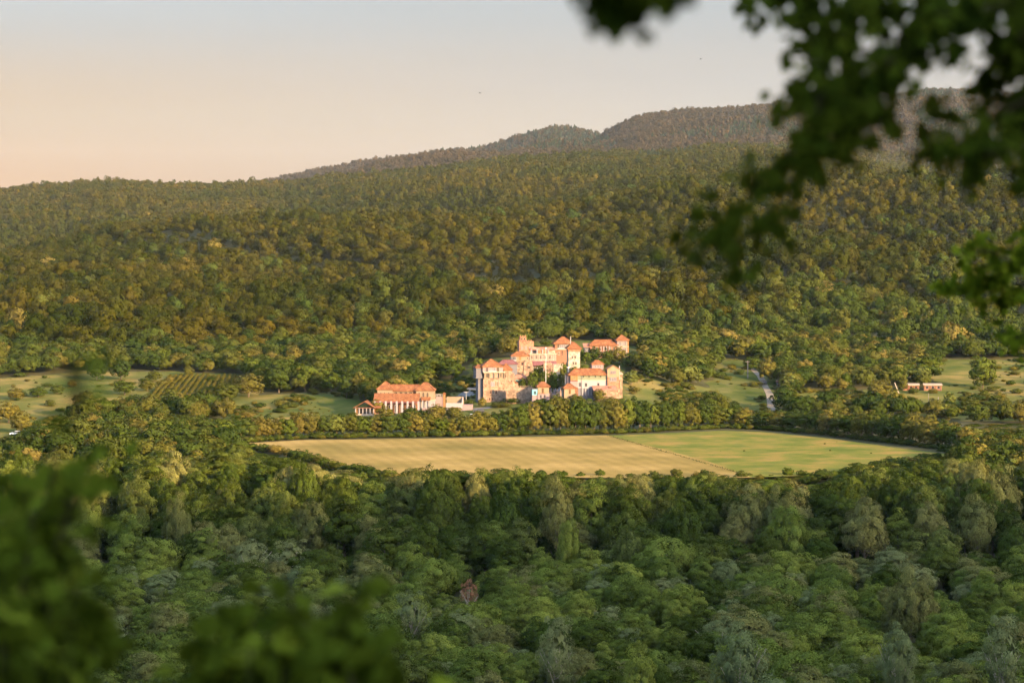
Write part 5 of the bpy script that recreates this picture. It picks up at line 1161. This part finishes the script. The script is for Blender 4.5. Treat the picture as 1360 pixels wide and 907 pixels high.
foliage_thing('leaf_spray', 'small blurred leaf tips dipping into the top edge of the sky', 'branch', [(2.6,6.6,HC+1.58),(1.5,4.8,HC+1.2),(.75,4.1,HC+1.0),(.3,4.0,HC+.72)], [.03,.025,.015,.01], tw2, .045, 260, .75, 2, lm='shadeleaf')
tw3 = [tw(12.42,(1500,330),(1400,350),(1330,365),(1280,385),(1255,380)), tw(12.15,(1420,300),(1350,330),(1300,335),(1272,318)), tw(12.56,(1500,390),(1400,395),(1340,395),(1290,405)), tw(12.29,(1480,440),(1400,435),(1350,448),(1330,440)), tw(12.42,(1400,350),(1350,385),(1310,370)), tw(12.15,(1500,280),(1400,290),(1365,300)), tw(12.29,(1400,360),(1360,345),(1310,352),(1290,360))]
g2 = float(ground(4.0, 12.8))
foliage_thing('side_tree', 'sharper bright green leafy branch reaching in from the right edge', 'tree', [(4.0,12.8,g2-.3),(3.7,12.6,HC-2),(3.3,12.5,HC-.2),(3.1,12.4,HC+.8)], [.12,.1,.08,.05], tw3, .13, 130, 1.0, 3)
# bush at the lower left
tw4 = []
def up(px, pt, Y, lean=0): 
    return [P(px+lean*3, 1350, Y), P(px+lean*2, 1100, Y+.05), P(px+lean, (950+pt)/2, Y-.05), P(px, pt, Y)]
for px, pt, Y, ln in ((20,620,6.24,-30),(75,600,6.01,-40),(-40,640,6.24,-30),(105,640,5.88,-60),(40,690,5.53,-20),(-10,700,5.76,-10),(90,710,6.01,-50),(120,790,5.64,-50),(60,780,5.53,0),(150,810,6.01,-40),(0,800,5.28,0),(-60,760,5.53,0),
                      (280,860,6.01,-20),(310,810,5.76,-30),(345,785,6.01,-20),(385,775,5.88,0),(425,790,6.01,20),(330,860,5.53,0),(375,850,5.64,0),(415,855,5.76,20),(455,830,6.01,30),(475,865,5.88,40),(290,880,5.53,-20),(460,890,5.53,10),(80,870,5.28,0),(20,880,5.28,0),(495,900,6.01,20)):
    tw4.append(up(px, pt, Y, ln)[1:])
g3 = float(ground(-.7, 6.4))
foliage_thing('foreground_bush', 'strongly blurred green bush filling the lower left corner', 'bush', [(-.7,6.4,g3-.3),(-.72,6.3,g3+.5),(-.74,6.2,g3+1.0),P(200,1150,6.0)], [.05,.04,.03,.02], tw4, .14, 195, 1.25, 4, lm='bushleaf')
foliage_thing('stray_shoot', 'single blurred green leaf tip in front of the left meadow', 'shoot', [P(60,1500,3.2),P(80,1000,3.2),P(95,700,3.25),P(100,520,3.2)], [.003,.002,.0012,.0008], [[P(100,540,3.2),P(103,500,3.2)],[P(100,510,3.2),P(92,480,3.2)]], .012, 130, .6, 5, lm='bushleaf')

# ------------------------------------------------------------------ haze
mb = MB(); mb.box(-13000, 13000, -3900, 13500, float(GZ.min())-1.5, float(GZ.max())+60)
m, t = newmat('haze'); o_ = N(t,'ShaderNodeOutputMaterial'); v_ = N(t,'ShaderNodeVolumePrincipled'); v_.inputs['Color'].default_value = (0.72,0.82,1.0,1); v_.inputs['Density'].default_value = 1.3e-5; v_.inputs['Anisotropy'].default_value = 0.0
t.links.new(v_.outputs[0], o_.inputs['Volume'])
hz = link('haze', mb.mesh('haze', m)); tag(hz, 'thin evening haze in the air over the valley', kind='stuff')


# every look-alike gets its own place in the label
_by = {}
for o in C.objects:
    if o.parent is None and 'label' in o and 'category' in o: _by.setdefault(o['label'], []).append(o)
_ORD = ['leftmost','second from left','third from left','fourth from left','fifth from left','sixth from left','seventh from left','eighth from left']
for lb, os_ in _by.items():
    if len(os_) > 1:
        os_.sort(key=lambda o: o.location.x/max(o.location.y, 1)); n_ = len(os_)
        for i, o in enumerate(os_): o['label'] = lb + ', ' + (('left one','right one')[i] if n_ == 2 else _ORD[min(i, 7)])
for o in C.objects:
    if 'label' in o and len(o['label'].split()) > 16:
        for a_ in ('at', 'in', 'below', 'of'): o['label'] = o['label'].replace(f' {a_} the ', f' {a_} ')
